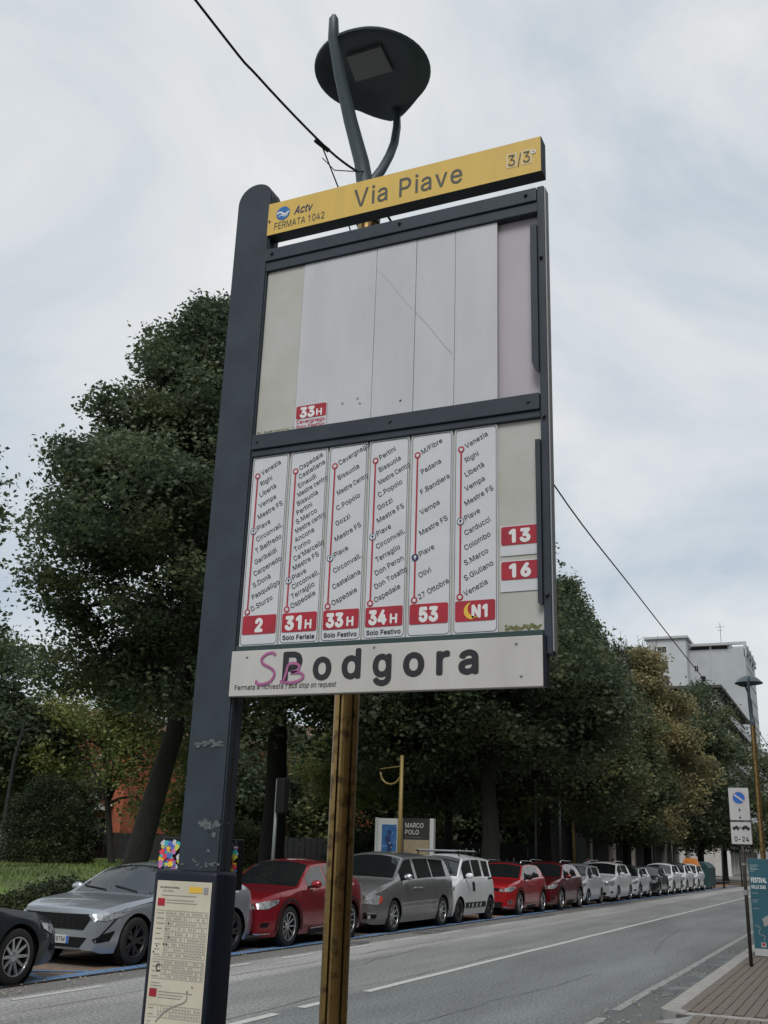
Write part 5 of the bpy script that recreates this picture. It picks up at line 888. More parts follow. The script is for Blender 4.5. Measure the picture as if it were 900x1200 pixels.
def det_van(d):
    ax = d['ax']; det_suv('none', clad=False, zoff=.0)(d)
    d['front']('grille', [(-.35, .42), (.35, .42), (.40, .50), (-.40, .50)], M_blk, off=.012)
    z0 = .32
    for s in (1, -1):
        d['side']('side_band', [(ax[0]+.42, .36), (ax[1]-.42, .36), (ax[1]-.42, .50), (ax[0]+.42, .50)], M_clad, s=s, off=.006)
        for k in range(4): u = ax[0]+.58+k*.33; d['side']('band_mark', [(u, .38), (u+.14, .38), (u+.2, .47), (u+.06, .47)], M_signw, s=s, off=.010)
        d['side']('slide_rail', [(ax[1]-.10, 1.08), (ax[1]+.45, 1.08), (ax[1]+.45, 1.12), (ax[1]-.10, 1.12)], M_blk, s=s, off=.012)
        d['side']('door_mark', [(ax[0]+1.02, .78), (ax[0]+1.22, .78), (ax[0]+1.22, 1.02), (ax[0]+1.02, 1.02)], M_clad, s=s, off=.008)
    b = MB(); L, H = d['L'], d['H']
    for k in range(4): b.tube([(-.6, 1.35+.45*k-L/2, H+.07), (.6, 1.35+.45*k-L/2, H+.07)], .022, M_alu, 8)
    for x in (-.6, .6): b.tube([(x, 1.2-L/2, H+.05), (x, 2.9-L/2, H+.05)], .02, M_blk, 8); 
    for x in (-.6, .6):
        for u in (1.35, 2.7): b.tube([(x, u-L/2, H-.08), (x, u-L/2, H+.06)], .02, M_blk, 8)
    b.build('roof_rack', d['c'])
def det_minivan(d):
    ax = d['ax']; L = d['L']
    d['front']('grille', [(-.34, .56), (.34, .56), (.52, .76), (-.52, .76)], M_chrome, off=.008); d['front']('grille_mesh', [(-.30, .585), (.30, .585), (.44, .735), (-.44, .735)], M_blk, off=.013)
    d['front']('lower_intake', [(-.5, .30), (.5, .30), (.52, .38), (-.52, .38)], M_blk, off=.008)
    d['both'](d['corner'], 'headlight', [(-.22, .62), (.16, .60), (.20, .78), (-.02, .82), (-.16, .76)], mat('clear_headlight', (.62, .63, .65), .12, metal=.5, var=(.3, .3, .31), vs=14), off=.010); d['both'](d['corner'], 'turn_light', [(.16, .62), (.25, .66), (.25, .78), (.20, .78)], M_amber, off=.012)
    d['both'](d['corner'], 'fog_recess', [(-.22, .31), (.08, .32), (.12, .40), (-.22, .41)], M_blk, off=.008); d['both'](d['corner'], 'fog_light', [(-.16, .325), (-.05, .325), (-.05, .385), (-.16, .385)], M_chrome, off=.014)
    d['both'](d['corner'], 'chrome_strip', [(-.22, .425), (.06, .425), (.06, .44), (-.22, .44)], M_chrome, off=.012)
    for s in (1, -1):
        for z in (.50, .60): d['side']('body_line', [(ax[0]+.42, z), (ax[1]-.40, z+.03), (ax[1]-.40, z+.045), (ax[0]+.42, z+.015)], mat('body_line_silver', (.62, .62, .63), .25, metal=.6), s=s, off=.008)
    plate(d, .46, 'FB 204KD')
P_silver = paint('silver', (.38, .41, .45), .6, .28); P_dark = paint('dark_blue', (.008, .013, .020), .0, .4); P_red = paint('red', (.26, .006, .015), .45, .3); P_mini = paint('grey_silver', (.21, .21, .21), .6, .33)
P_white = paint('white', (.66, .67, .68), 0, .35); P_red2 = paint('bright_red', (.36, .010, .015), .2, .3); P_dred = paint('dark_red', (.14, .008, .014), .5, .3); P_black = paint('black', (.014, .015, .017), .2, .3)
XC = -9.98
def put(sp, yfront_axle, x=None, flip=False):
    w = sp['W']; xc = (x if x is not None else -9.76)-w/2
    yy = yfront_axle-sp['fo']+sp['L']/2 if not flip else yfront_axle+sp['fo']-sp['L']/2
    return make_car(sp, (xc, yy, 0.014), flip)
put(dict(name='parked_car', label='dark blue sedan with ten-spoke silver wheel cut by the left edge', L=4.6, W=1.78, H=1.43, wb=2.7, fo=.88, rw=.33, paint=P_dark, hb=.93, hf=.74, ws=1.25, rf=2.05, rr=3.2, tail=3.9, win=[(1.62, 2.35), (2.42, 3.15)], spokes=10, sw=.028,
    details=det_suv('slot', clad=False), seams=[[(1.35, .3), (1.33, .85)], [(2.38, .3), (2.4, .9)]], handles=[(2.2, .80)]), 10.72, -9.70, True)
put(dict(name='parked_car', label='silver hatchback with black shield grille, second from the left edge', L=4.25, W=1.85, H=1.44, wb=2.68, fo=.72, rw=.335, paint=P_silver, hb=.95, hf=.80, ws=1.18, rf=1.90, rr=3.25, tail=3.95, win=[(1.50, 2.32), (2.40, 3.25)], spokes=5, sp='Y', sw=.030, rim=M_rimd, tum=.38,
    details=det_hatch, seams=[[(1.42, .3), (1.40, .6), (1.44, .88)], [(2.46, .3), (2.48, .92)], [(3.3, .9), (3.35, .7), (3.1, .4)]], handles=[(2.28, .80), (3.25, .83)]), 13.50, -9.98)
put(dict(name='parked_car', label='red crossover with dark wheel arch trim, behind the bronze pole', L=4.27, W=1.76, H=1.54, wb=2.57, fo=.86, rw=.35, paint=P_red, hb=1.02, hf=.86, ws=1.28, rf=1.98, rr=3.35, tail=4.0, win=[(1.60, 2.40), (2.48, 3.2)], spokes=10, sw=.018, tum=.36,
    details=det_suv('wing', True), seams=[[(1.45, .34), (1.43, .95)], [(2.44, .34), (2.46, .98)]], handles=[(2.25, .86), (3.15, .9)]), 17.87, -9.80)
put(dict(name='parked_minivan', label='grey silver minivan just right of the bronze pole', cat='minivan', L=5.14, W=1.97, H=1.74, wb=3.08, fo=.98, rw=.345, paint=P_mini, hb=1.12, hf=.90, ws=1.15, rf=1.95, rr=4.55, tail=4.98, win=[(1.50, 2.35), (2.46, 3.42), (3.54, 4.4)], spokes=9, sw=.030, tum=.26, tb=1.2, bk=.02,
    details=det_minivan, seams=[[(1.42, .3), (1.40, 1.0)], [(2.40, .3), (2.42, 1.06)], [(3.45, .34), (3.48, 1.08)]], handles=[(2.25, .93), (2.6, .93)], hm=M_chrome, mm=M_chrome), 22.75, -9.80)
put(dict(name='parked_van', label='small white boxy van with roof rack behind the silver minivan', cat='van', L=3.96, W=1.72, H=1.74, wb=2.51, fo=.78, rw=.31, paint=P_white, hb=1.12, hf=.94, ws=.88, rf=1.45, rr=3.65, tail=3.86, win=[(1.20, 1.95), (2.10, 2.75), (2.92, 3.45)], spokes=7, tum=.18, tb=1.2, bk=-.02, rim=M_rimd,
    details=det_van, seams=[[(1.05, .3), (1.05, 1.05)], [(2.02, .3), (2.03, 1.05)], [(2.85, .5), (2.85, 1.6)]], handles=[(1.9, .95)], hm=M_blk), 27.15, -9.82)
put(dict(name='parked_car', label='bright red crossover with roof rails behind the small white van', L=4.12, W=1.78, H=1.56, wb=2.6, fo=.85, rw=.34, paint=P_red2, hb=1.04, hf=.88, ws=1.15, rf=1.85, rr=3.4, tail=3.95, win=[(1.50, 2.25), (2.34, 3.2)], spokes=5, sp='Y', tum=.32, roofm=M_blk,
    details=det_suv('slot', True, rail=True, skid=True), seams=[[(1.3, .34), (1.3, .95)], [(2.3, .34), (2.3, 1.0)]], mm=M_blk, handles=[(2.15, .88)]), 32.65, -9.82)
put(dict(name='parked_car', label='dark red crossover behind the bright red one', L=4.38, W=1.81, H=1.60, wb=2.65, fo=.88, rw=.35, paint=P_dred, hb=1.05, hf=.90, ws=1.2, rf=1.95, rr=3.5, tail=4.15, win=[(1.55, 2.35), (2.45, 3.3)], spokes=5, sp='Y', tum=.32,
    details=det_suv('wing', True, rail=True, chrome_sill=False), handles=[(2.2, .9)]), 37.3, -9.72)
far = dict(far=True)
put(dict(name='parked_car', label='small white boxy hatchback half hidden behind the dark red crossover', L=3.54, W=1.58, H=1.54, wb=2.3, fo=.70, rw=.29, paint=P_white, hb=1.0, hf=.86, ws=.85, rf=1.4, rr=3.1, tail=3.45, win=[(1.15, 1.85), (1.95, 2.9)], spokes=5, tum=.2, details=det_suv('slot', False), **far), 42.4, -9.98)
put(dict(name='parked_car', label='large white people carrier, tallest of the far white cars', L=4.38, W=1.83, H=1.64, wb=2.65, fo=.9, rw=.32, paint=P_white, hb=1.08, hf=.90, ws=1.05, rf=1.85, rr=3.6, tail=4.2, win=[(1.45, 2.3), (2.4, 3.5)], spokes=7, tum=.28, details=det_suv('wide', False, rail=True), **far), 47.5, -9.86)
put(dict(name='parked_car', label='white car with dark door pads between people carrier and black car', L=4.16, W=1.73, H=1.48, wb=2.6, fo=.85, rw=.32, paint=P_white, hb=.98, hf=.86, ws=1.1, rf=1.8, rr=3.4, tail=4.0, win=[(1.45, 2.25), (2.35, 3.2)], spokes=5, sp='Y', tum=.3, roofm=M_blk, details=det_suv('slot', True, chrome_sill=False), **far), 52.6, -9.86)
put(dict(name='parked_car', label='black hatchback between far white cars', L=4.0, W=1.75, H=1.48, wb=2.54, fo=.83, rw=.32, paint=P_black, hb=.99, hf=.86, ws=1.1, rf=1.8, rr=3.3, tail=3.85, win=[(1.45, 2.25), (2.35, 3.1)], spokes=5, tum=.3, roofm=M_blk, details=det_suv('slot', True, chrome_sill=False), **far), 57.4, -9.76)
put(dict(name='parked_car', label='white sport utility car just behind the black hatchback', L=4.4, W=1.84, H=1.65, wb=2.66, fo=.88, rw=.34, paint=P_white, hb=1.06, hf=.92, ws=1.1, rf=1.85, rr=3.6, tail=4.2, win=[(1.5, 2.3), (2.4, 3.4)], spokes=5, tum=.3, details=det_suv('wing', True, chrome_sill=False), **far), 61.9, -9.74)
put(dict(name='parked_car', label='white sport utility car with black roof, second last before orange bin', L=4.6, W=1.86, H=1.69, wb=2.69, fo=.93, rw=.35, paint=P_white, hb=1.08, hf=.94, ws=1.15, rf=1.9, rr=3.8, tail=4.4, win=[(1.5, 2.35), (2.45, 3.5)], spokes=5, tum=.3, roofm=M_blk, details=det_suv('wide', True, chrome_sill=False), **far), 66.8, -9.74)
put(dict(name='parked_car', label='last white car of the row, right beside the orange bin', L=4.4, W=1.82, H=1.66, wb=2.66, fo=.88, rw=.34, paint=P_white, hb=1.06, hf=.90, ws=1.1, rf=1.85, rr=3.6, tail=4.2, win=[(1.5, 2.3), (2.4, 3.4)], spokes=5, tum=.3, details=det_suv('slot', True, chrome_sill=False), **far), 71.9, -9.76)
# second row, half hidden behind trunks
c2 = make_car(dict(name='parked_van', label='white van parked far back left of the dark avenue trunk', cat='van', L=4.7, W=1.9, H=1.95, wb=3.0, fo=.85, rw=.33, paint=P_white, hb=1.2, hf=1.0, ws=.95, rf=1.6, rr=4.4, tail=4.6, win=[(1.25, 2.1)], spokes=5, tum=.16, tb=1.3, bk=0, details=det_suv('slot', False), far=True), (-19.2, 54.5, .13)); c2['group'] = 'cars parked behind the trees'
c3 = make_car(dict(name='parked_car', label='dark car parked far back beside the modern building', L=4.5, W=1.8, H=1.6, wb=2.7, fo=.85, rw=.33, paint=P_black, hb=1.0, hf=.86, ws=1.2, rf=1.9, rr=3.6, tail=4.2, win=[(1.5, 2.3), (2.4, 3.3)], spokes=5, tum=.3, details=det_suv('slot', False), far=True), (-16.9, 55.5, .13)); c3['group'] = 'cars parked behind the trees'

# ------------------------------------------------------------------ bins
M_or = mat('orange_paint', (.62, .22, .03), .5, var=(.5, .16, .03), vs=3); M_tealb = mat('bin_teal', (.012, .055, .06), .5)
B_ = thing('clothes_bin', 'orange donation bin at the far end of the parked cars', 'bin', (-10.7, 75.6, .01))
m = MB(); m.prism([(-.62, .1), (.62, .1), (.55, 1.55), (.30, 2.0), (-.30, 2.0), (-.55, 1.55)], -.6, .6, M_or); m.build('body', B_); m = MB(); m.box(-.35, .35, -.66, -.605, 1.35, 1.60, M_alu, .02); m.build('hatch', B_)
for x in (-.5, .5):
    for y in (-.5, .5): m = MB(); m.box(x-.05, x+.05, y-.05, y+.05, 0, .12, M_blk); m.build('foot', B_)
for i, (x, y) in enumerate(((-10.6, 79.0), (-10.8, 82.2))):
    B_ = thing('waste_container', ['dark teal waste container next to the orange bin', 'dark teal waste container farther from the orange bin'][i], 'waste container', (x, y, .01), group='teal waste containers')
    m = MB(); m.prism([(-.7, .15), (.7, .15), (.75, 1.4), (-.75, 1.4)], -1.1, 1.1, M_tealb); m.build('body', B_); m = MB(); m.tube([(0, -1.12, 1.30), (0, 1.12, 1.30)], .74, M_tealb, 20); m.v = [(x_, y_, max(1.41, 1.3+(z_-1.3)*.7)) for x_, y_, z_ in m.v]; m.build('lid', B_)
    for a in (-.6, .6):
        for b in (-.9, .9): m = MB(); m.tube([(a-.04, b, .08), (a+.04, b, .08)], .08, M_blk, 10); m.build('wheel', B_)

# ------------------------------------------------------------------ trees
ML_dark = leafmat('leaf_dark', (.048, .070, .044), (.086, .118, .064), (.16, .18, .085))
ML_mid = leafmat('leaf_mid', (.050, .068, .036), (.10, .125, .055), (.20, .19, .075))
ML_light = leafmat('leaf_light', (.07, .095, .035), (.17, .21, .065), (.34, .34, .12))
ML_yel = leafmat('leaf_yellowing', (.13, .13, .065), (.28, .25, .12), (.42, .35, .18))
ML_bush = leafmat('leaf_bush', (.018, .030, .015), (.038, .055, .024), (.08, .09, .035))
def leaves(cl, per, spread, size, g, flat_=.4):
    """cl: cluster centres (n,3)"""
    n = len(cl)*per; c = np.repeat(cl, per, 0)+np.clip(g.normal(0, 1, (n, 3)), -1.5, 1.5)*np.array([spread, spread, spread*.6])
    d = g.normal(0, 1, (n, 3)); d[:, 2] *= .5; d /= np.linalg.norm(d, axis=1, keepdims=True)
    nn = g.normal(0, 1, (n, 3)); nn[:, 2] += .8; nn -= d*(nn*d).sum(1, keepdims=True); nn /= np.linalg.norm(nn, axis=1, keepdims=True); w = np.cross(d, nn)
    s = size*(.6+.8*g.random((n, 1))); V = np.stack([c-d*s*.5, c+w*s*.33+nn*s*.08, c+d*s*.55, c-w*s*.33+nn*s*.08], 1); return V
def tree(name, label, cat, base, trunk, lobes, n, size, m, seed, spread=.34, per=16, tr=.3, group=None, gaps=.35, twigs=False, limb=True):
    """trunk: list of (dx,dy,z) ; lobes: (cx,cy,cz,rx,ry,rz,weight) relative to base"""
    g = np.random.default_rng(seed); rr = random.Random(seed); T = thing(name, label, cat, base, group=group)
    b = MB(); pts = [Vector(p) for p in trunk]; k = len(pts); rad = [tr*(1.25 if i == 0 else 1-.45*i/(k-1)) for i in range(k)]
    if pts[0].z < .01: pts.insert(1, pts[0]+(pts[1]-pts[0])*.06); rad.insert(1, tr*1.02)
    b.tube(pts, rad, M_trunk, 12); topp = pts[-1]
    W_ = np.array([l[6] for l in lobes]); W_ = W_/W_.sum(); allc = []; holes = g.normal(0, 1, (14, 3))
    for li, (cx, cy, cz, rx, ry, rz, w) in enumerate(lobes):
        nc = int(n*W_[li]/per); d = g.normal(0, 1, (nc*2, 3)); d /= np.linalg.norm(d, axis=1, keepdims=True)
        # bumpy surface
        bump = 1+.16*np.sin(d@(g.normal(0, 3.2, (3,)))+li)+.12*np.sin(d@(g.normal(0, 6., (3,))))+.08*np.sin(d@(g.normal(0, 11., (3,))))
        r = (.35+.65*g.random(nc*2)**.55)*bump
        p = d*r[:, None]*np.array([rx, ry, rz])+np.array([cx, cy, cz])
        # irregular gaps
        q = p*np.array([.9, .9, 1.1])/max(.8, size*7); f = np.sin(q[:, 0]*1.9+seed)+np.sin(q[:, 1]*2.3+1.3*q[:, 2])+np.sin(q[:, 2]*2.7+q[:, 0]*1.1)
        o = np.argsort(-(f+g.normal(0, 1.0/(gaps*3), len(f)))); p = p[o[:nc]]; allc.append(p)
        if limb and (limb != 'few' or li % 4 == 0):
            for q_ in range(1 if limb == 'few' else max(1, int(3*w))):
                e_ = Vector((cx+rr.uniform(-.6, .6)*rx, cy+rr.uniform(-.6, .6)*ry, cz+rr.uniform(-.3, .6)*rz)); s_ = pts[-1-rr.randrange(min(2, k-1))]
                md = s_.lerp(e_, .5)+Vector((rr.uniform(-.4, .4), rr.uniform(-.4, .4), .5)); b.tube([s_, s_.lerp(md, .5)+Vector((0, 0, .1)), md, e_], [tr*.5, tr*.38, tr*.25, tr*.06], M_trunk, 7)
    b.build('trunk', T, smooth=True)
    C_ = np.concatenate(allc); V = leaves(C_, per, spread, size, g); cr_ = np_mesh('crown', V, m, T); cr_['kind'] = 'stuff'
    if twigs:
        b = MB()
        for i in range(46):
            c0 = lobes[-1]; a = rr.uniform(0, 6.28); s_ = Vector((c0[0]+rr.uniform(-.8, .8)*c0[3], c0[1]+rr.uniform(-.8, .8)*c0[4], c0[2]+c0[5]*.1)); e_ = s_+Vector((rr.uniform(-.9, .9), rr.uniform(-.9, .9), rr.uniform(1.5, 3.9)))
            b.tube([s_, s_.lerp(e_, .5)+Vector((rr.uniform(-.2, .2), 0, 0)), e_], [.04, .028, .010], M_trunk, 4)
            for q in range(3): f_ = s_.lerp(e_, rr.uniform(.3, .9)); b.tube([f_, f_+Vector((rr.uniform(-.6, .6), rr.uniform(-.6, .6), rr.uniform(.3, .9)))], [.02, .007], M_trunk, 4)
        b.build('bare_twigs', T)
    return T
Zl = .82
kq = .867
def cone_lobes(prof, n, r0, r1, seed, cx=0.0, cy=0.0):
    """many small leaf masses filling an upright crown whose radius at height z is given by prof"""
    rr = random.Random(seed); o = []
    for i in range(n):
        z = rr.uniform(prof[0][0], prof[-1][0]); R_ = interp(prof, z); r = min(rr.uniform(r0, r1), max(.5, R_*.8)); a = rr.uniform(0, 2*PI); q = max(0., R_-r*.8)*math.sqrt(rr.uniform(.15, 1))
        o.append((cx+q*math.cos(a), cy+q*math.sin(a)*.9, z, r*1.15, r*1.15, r*.8, r*r))
    return o
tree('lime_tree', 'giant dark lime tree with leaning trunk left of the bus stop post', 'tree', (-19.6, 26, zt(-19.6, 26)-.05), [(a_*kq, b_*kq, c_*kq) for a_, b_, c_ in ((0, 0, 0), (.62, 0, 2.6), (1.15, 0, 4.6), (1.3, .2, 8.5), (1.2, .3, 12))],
     cone_lobes([(6.0, 3.2), (7.4, 5.2), (10.4, 5.7), (13.2, 4.3), (15.4, 2.9), (17.2, 1.4), (18.7, .4)], 175, .75, 1.35, 5, 1.0) + [(2.0, -4.6, 10.0, 2.2, 2.0, 2.0, 4.0), (3.6, 0, 5.2, 1.8, 1.8, 1.2, 2.6), (1.6, -.8, 5.3, 1.9, 1.6, 1.0, 2.2), (-1.6, 0, 5.7, 2.2, 1.8, 1.1, 2.6), (-3.4, .5, 6.3, 1.9, 1.8, 1.1, 2.2), (0, 1, 6.0, 2.2, 2, 1.2, 2.4)], 190000, .150, ML_dark, 3, .27, tr=.36, gaps=.9, limb='few')  # first extra lobe added to darken the silver car's windscreen reflection
tree('lime_tree', 'dark tree with thick straight trunk between the post and bronze pole', 'tree', (-20.75, 36, zt(-20.75, 36)-.05), [(0, 0, 0), (.05, 0, 3), (-.1, 0, 6.2), (0, 0, 9)],
     [(.5, 0, 10.5, 6.5, 6, 5.8, 3), (3.5, 0, 8.2, 4, 4, 3, 1), (-3, 0, 7.9, 3.6, 4, 2.6, .8), (0, 0, 16, 4, 4, 3, .6)], 70000, .22, ML_dark, 5, .42, tr=.50)
tree('small_tree', 'light green leaning tree in front of the terracotta house', 'tree', (-30.2, 38.5, zt(-30.2, 38.5)-.05), [(0, 0, 0), (-.6, 0, 2.6), (-1.1, 0, 5)],
     [(-2.2, 0, 7.0, 2.5, 2.2, 1.9, 1.1), (1.4, 0, 7.6, 2.6, 2, 1.9, 1.1), (-3.6, 0, 4.9, 1.9, 1.8, 1.5, .8), (.9, 0, 4.7, 2.5, 2, 1.6, .9), (4.1, 0, 5.5, 1.9, 2, 1.9, .6), (3.0, 0, 2.6, 2.2, 1.5, 1.3, .7)], 30000, .17, ML_light, 8, .38, tr=.16, per=12)
tree('tree', 'dark tree at the left edge below the giant lime', 'tree', (-37.5, 37, zt(-37, 37)-.05), [(0, 0, 0), (0, 0, 4), (.2, 0, 8)],
     [(-.9, 0, 8.0, 2.8, 3, 2.4, 1.2), (-2.6, 0, 10.0, 2.2, 3, 1.8, .6), (2.0, 0, 5.4, 2.6, 3, 1.9, .9), (0, 0, 4.6, 3.5, 3, 2.2, .8)], 45000, .2, ML_dark, 12, .4, tr=.3)
tree('tree', 'near tree at the left edge, only its outermost leafy twigs reaching into the picture', 'tree', (-18.3, 15.4, .75), [(0, 0, 0), (0, 0, 3), (.2, 0, 6)],
     [(-.4, -.4, 5.6, 2.5, 2.6, 1.5, 1.5), (-1.2, 0, 8.2, 2.4, 2.4, 1.4, .9), (1.35, 0, 9.1, .40, .4, .35, .02)], 16000, .13, ML_dark, 14, .22, tr=.26, per=10)
tree('tree', 'yellowish green tree right of the bronze pole behind the poster frame', 'tree', (-20.8, 47, .6), [(0, 0, 0), (.2, 0, 3), (0, 0, 6)],
     [(.2, 0, 6.4, 3.2, 3, 2.8, 1.3), (2.4, 0, 5.0, 2.4, 2.5, 2.3, .8), (-2.6, 0, 5.2, 2.5, 2.5, 2.3, .8)], 26000, .2, ML_light, 17, .36, tr=.2)
AV = 'avenue trees along the pavement'
tree('avenue_tree', 'avenue tree with thick black trunk above the small white van', 'tree', (-13.0, 39.2, .1), [(0, 0, 0), (.05, 0, 2.5), (-.1, 0, 4.6), (0, 0, 8)],
     [(0, 0, 8.6, 4.6, 4.4, 3.9, 2.3), (-2.6, -.5, 6.3, 2.9, 3, 1.9, .8), (2.7, .5, 7.0, 2.9, 3, 2.3, .8), (0, 0, 12, 3, 3, 2.4, .7)], 70000, .19, ML_dark, 21, .36, tr=.40, group=AV)
tree('avenue_tree', 'thin-trunked avenue tree set back left of the thick black trunk', 'tree', (-16.4, 43.5, .1), [(0, 0, 0), (.1, 0, 3), (0, 0, 6)],
     [(0, 0, 8, 3.6, 3.6, 3.6, 1.3), (-2.4, 0, 6.0, 2.3, 2.4, 1.8, .6), (0, 0, 4.6, 2.2, 2.2, 1.3, .3)], 34000, .2, ML_dark, 22, .36, tr=.2, group=AV)
tree('avenue_tree', 'avenue tree in the middle of the dark canopy right of the sign', 'tree', (-13.6, 49.5, .1), [(0, 0, 0), (0, 0, 3), (.1, 0, 5.5), (0, 0, 8)],
     [(0, 0, 8.4, 4.3, 4.2, 3.8, 2), (1.8, 0, 5.3, 3.2, 3, 2.0, .9), (-1.8, 0, 5.0, 2.6, 3, 1.6, .6), (-.6, 0, 11.5, 2.8, 2.6, 2.2, .6)], 52000, .2, ML_mid, 23, .36, tr=.26, group=AV)
tree('avenue_tree', 'tall pointed dark green avenue tree beside the sign edge', 'tree', (-14.6, 58, .1), [(0, 0, 0), (0, 0, 4), (0, 0, 9)],
     cone_lobes([(3.6, 2.4), (5.5, 4.0), (9, 3.9), (12.5, 2.8), (15.2, 1.4), (17.6, .4)], 110, .8, 1.4, 24), 90000, .19, ML_dark, 24, .3, tr=.28, group=AV, gaps=.3, limb='few')
tree('avenue_tree', 'mixed green avenue tree with yellow patches above the lamp', 'tree', (-13.4, 67.5, .1), [(0, 0, 0), (0, 0, 4), (0, 0, 8)],
     cone_lobes([(3.2, 2.4), (4.6, 3.9), (8, 3.7), (10.5, 2.4), (12.0, .8)], 70, .8, 1.4, 25, -.5), 64000, .21, ML_mid, 25, .34, limb='few', tr=.28, group=AV)
tree('avenue_tree', 'yellowing avenue tree with bare twigs at its top', 'tree', (-14.0, 78, .1), [(0, 0, 0), (0, 0, 4), (0, 0, 9)],
     cone_lobes([(3.4, 2.6), (5, 4.6), (9, 5.0), (12.5, 3.8), (16.0, 1.6)], 80, .9, 1.5, 26)+[(-.7, 0, 14.2, 2.0, 2.2, 1.6, .9)], 64000, .22, ML_yel, 26, .36, limb='few', tr=.3, group=AV, twigs=True, gaps=.4)
tree('avenue_tree', 'dark avenue tree directly right of the yellowing tree', 'tree', (-13.0, 98, .1), [(0, 0, 0), (0, 0, 5), (0, 0, 10)],
     [(0, 0, 9.2, 5.0, 4.5, 5.2, 2.4), (.4, 0, 14.0, 3.3, 3, 2.7, .9), (.5, 0, 4.9, 4.6, 3, 2.4, 1.0)], 46000, .27, ML_dark, 27, .45, tr=.3, group=AV)
tree('avenue_tree', 'last dark avenue tree in front of the pale tall building', 'tree', (-12.6, 112, .1), [(0, 0, 0), (0, 0, 5), (0, 0, 10)],
     [(0, 0, 9.4, 5.0, 4.8, 5.3, 2.4), (-.3, 0, 14.2, 3.4, 3, 2.9, .9), (1.4, 0, 5.2, 4.9, 3, 2.9, 1.0)], 46000, .27, ML_mid, 28, .45, tr=.3, group=AV)
# background trees and hedges in the park
BGT = 'dark trees at the back of the park'
for i, (x, y, h, r_, mt, lb) in enumerate(((-52, 56, 9.5, 4.5, ML_dark, 'dark background tree at the far left above the park fence'), (-44.5, 50, 7.0, 3.0, ML_bush, 'dark background tree behind the round topiary bush'), (-33.5, 58, 9.5, 4.2, ML_dark, 'dark background tree behind the giant lime trunk'), (-26.0, 57, 10, 4.0, ML_mid, 'dark background tree seen left of the bronze pole'),
        (-21.5, 62, 10.5, 4.0, ML_dark, 'dark background tree just right of the bronze pole'), (-39.5, 62, 9, 3.2, ML_mid, 'dark background tree seen between terracotta wall patches'))):
    tree('park_tree', lb, 'tree', (x, y, .3), [(0, 0, 0), (.1, 0, h*.3), (0, 0, h*.6)], [(0, 0, h*.62, r_, r_, h*.38, 2), (r_*.4, 0, h*.33, r_*.75, r_*.7, h*.22, .8), (-r_*.5, 0, h*.36, r_*.7, r_*.7, h*.22, .8)], 22000, .27, mt, 40+i, .45, tr=.22, group=BGT)
def bush(name, label, x, y, z, rx, ry, rz, n, size, m, seed, lobes=None):
    g = np.random.default_rng(seed); T = thing(name, label, 'bush', (x, y, z)); n_c = n//10
    d = g.normal(0, 1, (n_c, 3)); d[:, 2] = np.abs(d[:, 2]); d /= np.linalg.norm(d, axis=1, keepdims=True); bump = 1+.10*np.sin(d@g.normal(0, 4, 3))+.06*np.sin(d@g.normal(0, 9, 3))
    p = d*((.45+.55*g.random(n_c)**.4)*bump)[:, None]*np.array([rx, ry, rz]); V = leaves(p, 10, size*1.2, size, g); np_mesh('foliage', V, m, T)['kind'] = 'stuff'
    b = MB()
    for i in range(9): a = 2*PI*i/9; b.tube([(0, 0, 0), (rx*.3*math.cos(a), ry*.3*math.sin(a), rz*.4), (rx*.6*math.cos(a), ry*.6*math.sin(a), rz*.72)], [.04, .025, .01], M_trunk, 5)
    b.build('stems', T); return T
bush('round_bush', 'round clipped dark bush on the lawn before the park fence', -29.6, 33.5, .8, 2.0, 1.7, 3.3, 26000, .085, ML_bush, 61)
bush('low_shrub', 'low dark shrub with tiny pale flowers behind the first two cars', -13.8, 15.9, .12, 1.1, 1.5, .92, 18000, .06, ML_bush, 62)
bush('low_shrub', 'shrub lump at the left edge beyond the dark sedan', -14.6, 13.2, .15, 1.1, 1.6, .52, 12000, .06, ML_bush, 63)
bush('hedge_bush', 'green bush below the leaning light tree at the fence', -27.4, 44, .8, 2.4, 1.4, 2.1, 12000, .12, ML_mid, 64)
bush('hedge_bush', 'dark bush behind the poster frame by the bronze pole', -18.0, 40.0, .5, 2.6, 1.4, 2.0, 14000, .12, ML_bush, 65)
bush('hedge_bush', 'dark bush between poster frame and white van', -15.9, 37.4, .3, 1.4, 1.2, 1.5, 8000, .10, ML_bush, 66)
n = 170; V = np.zeros((n, 4, 3)); a = rng.random(n)*6.28; r_ = rng.random(n)**.5; cx = -13.8+1.1*r_*np.cos(a)*1.0; cy = 15.9+1.5*r_*np.sin(a); cz = .12+.92*np.sqrt(np.clip(1-r_**2, 0, 1))+.03
for i, (dx, dy, dz) in enumerate(((1, 0, .3), (0, 1, 0), (-1, 0, .3), (0, -1, 0))): V[:, i] = np.stack([cx+.02*dx, cy+.02*dy, cz+.02*dz], 1)
tag(np_mesh('shrub_flowers', V[:60], mat('pale_flower', (.5, .5, .42), .7)), 'tiny pale flowers dotted over the low dark shrub', 'flowers', kind='stuff')

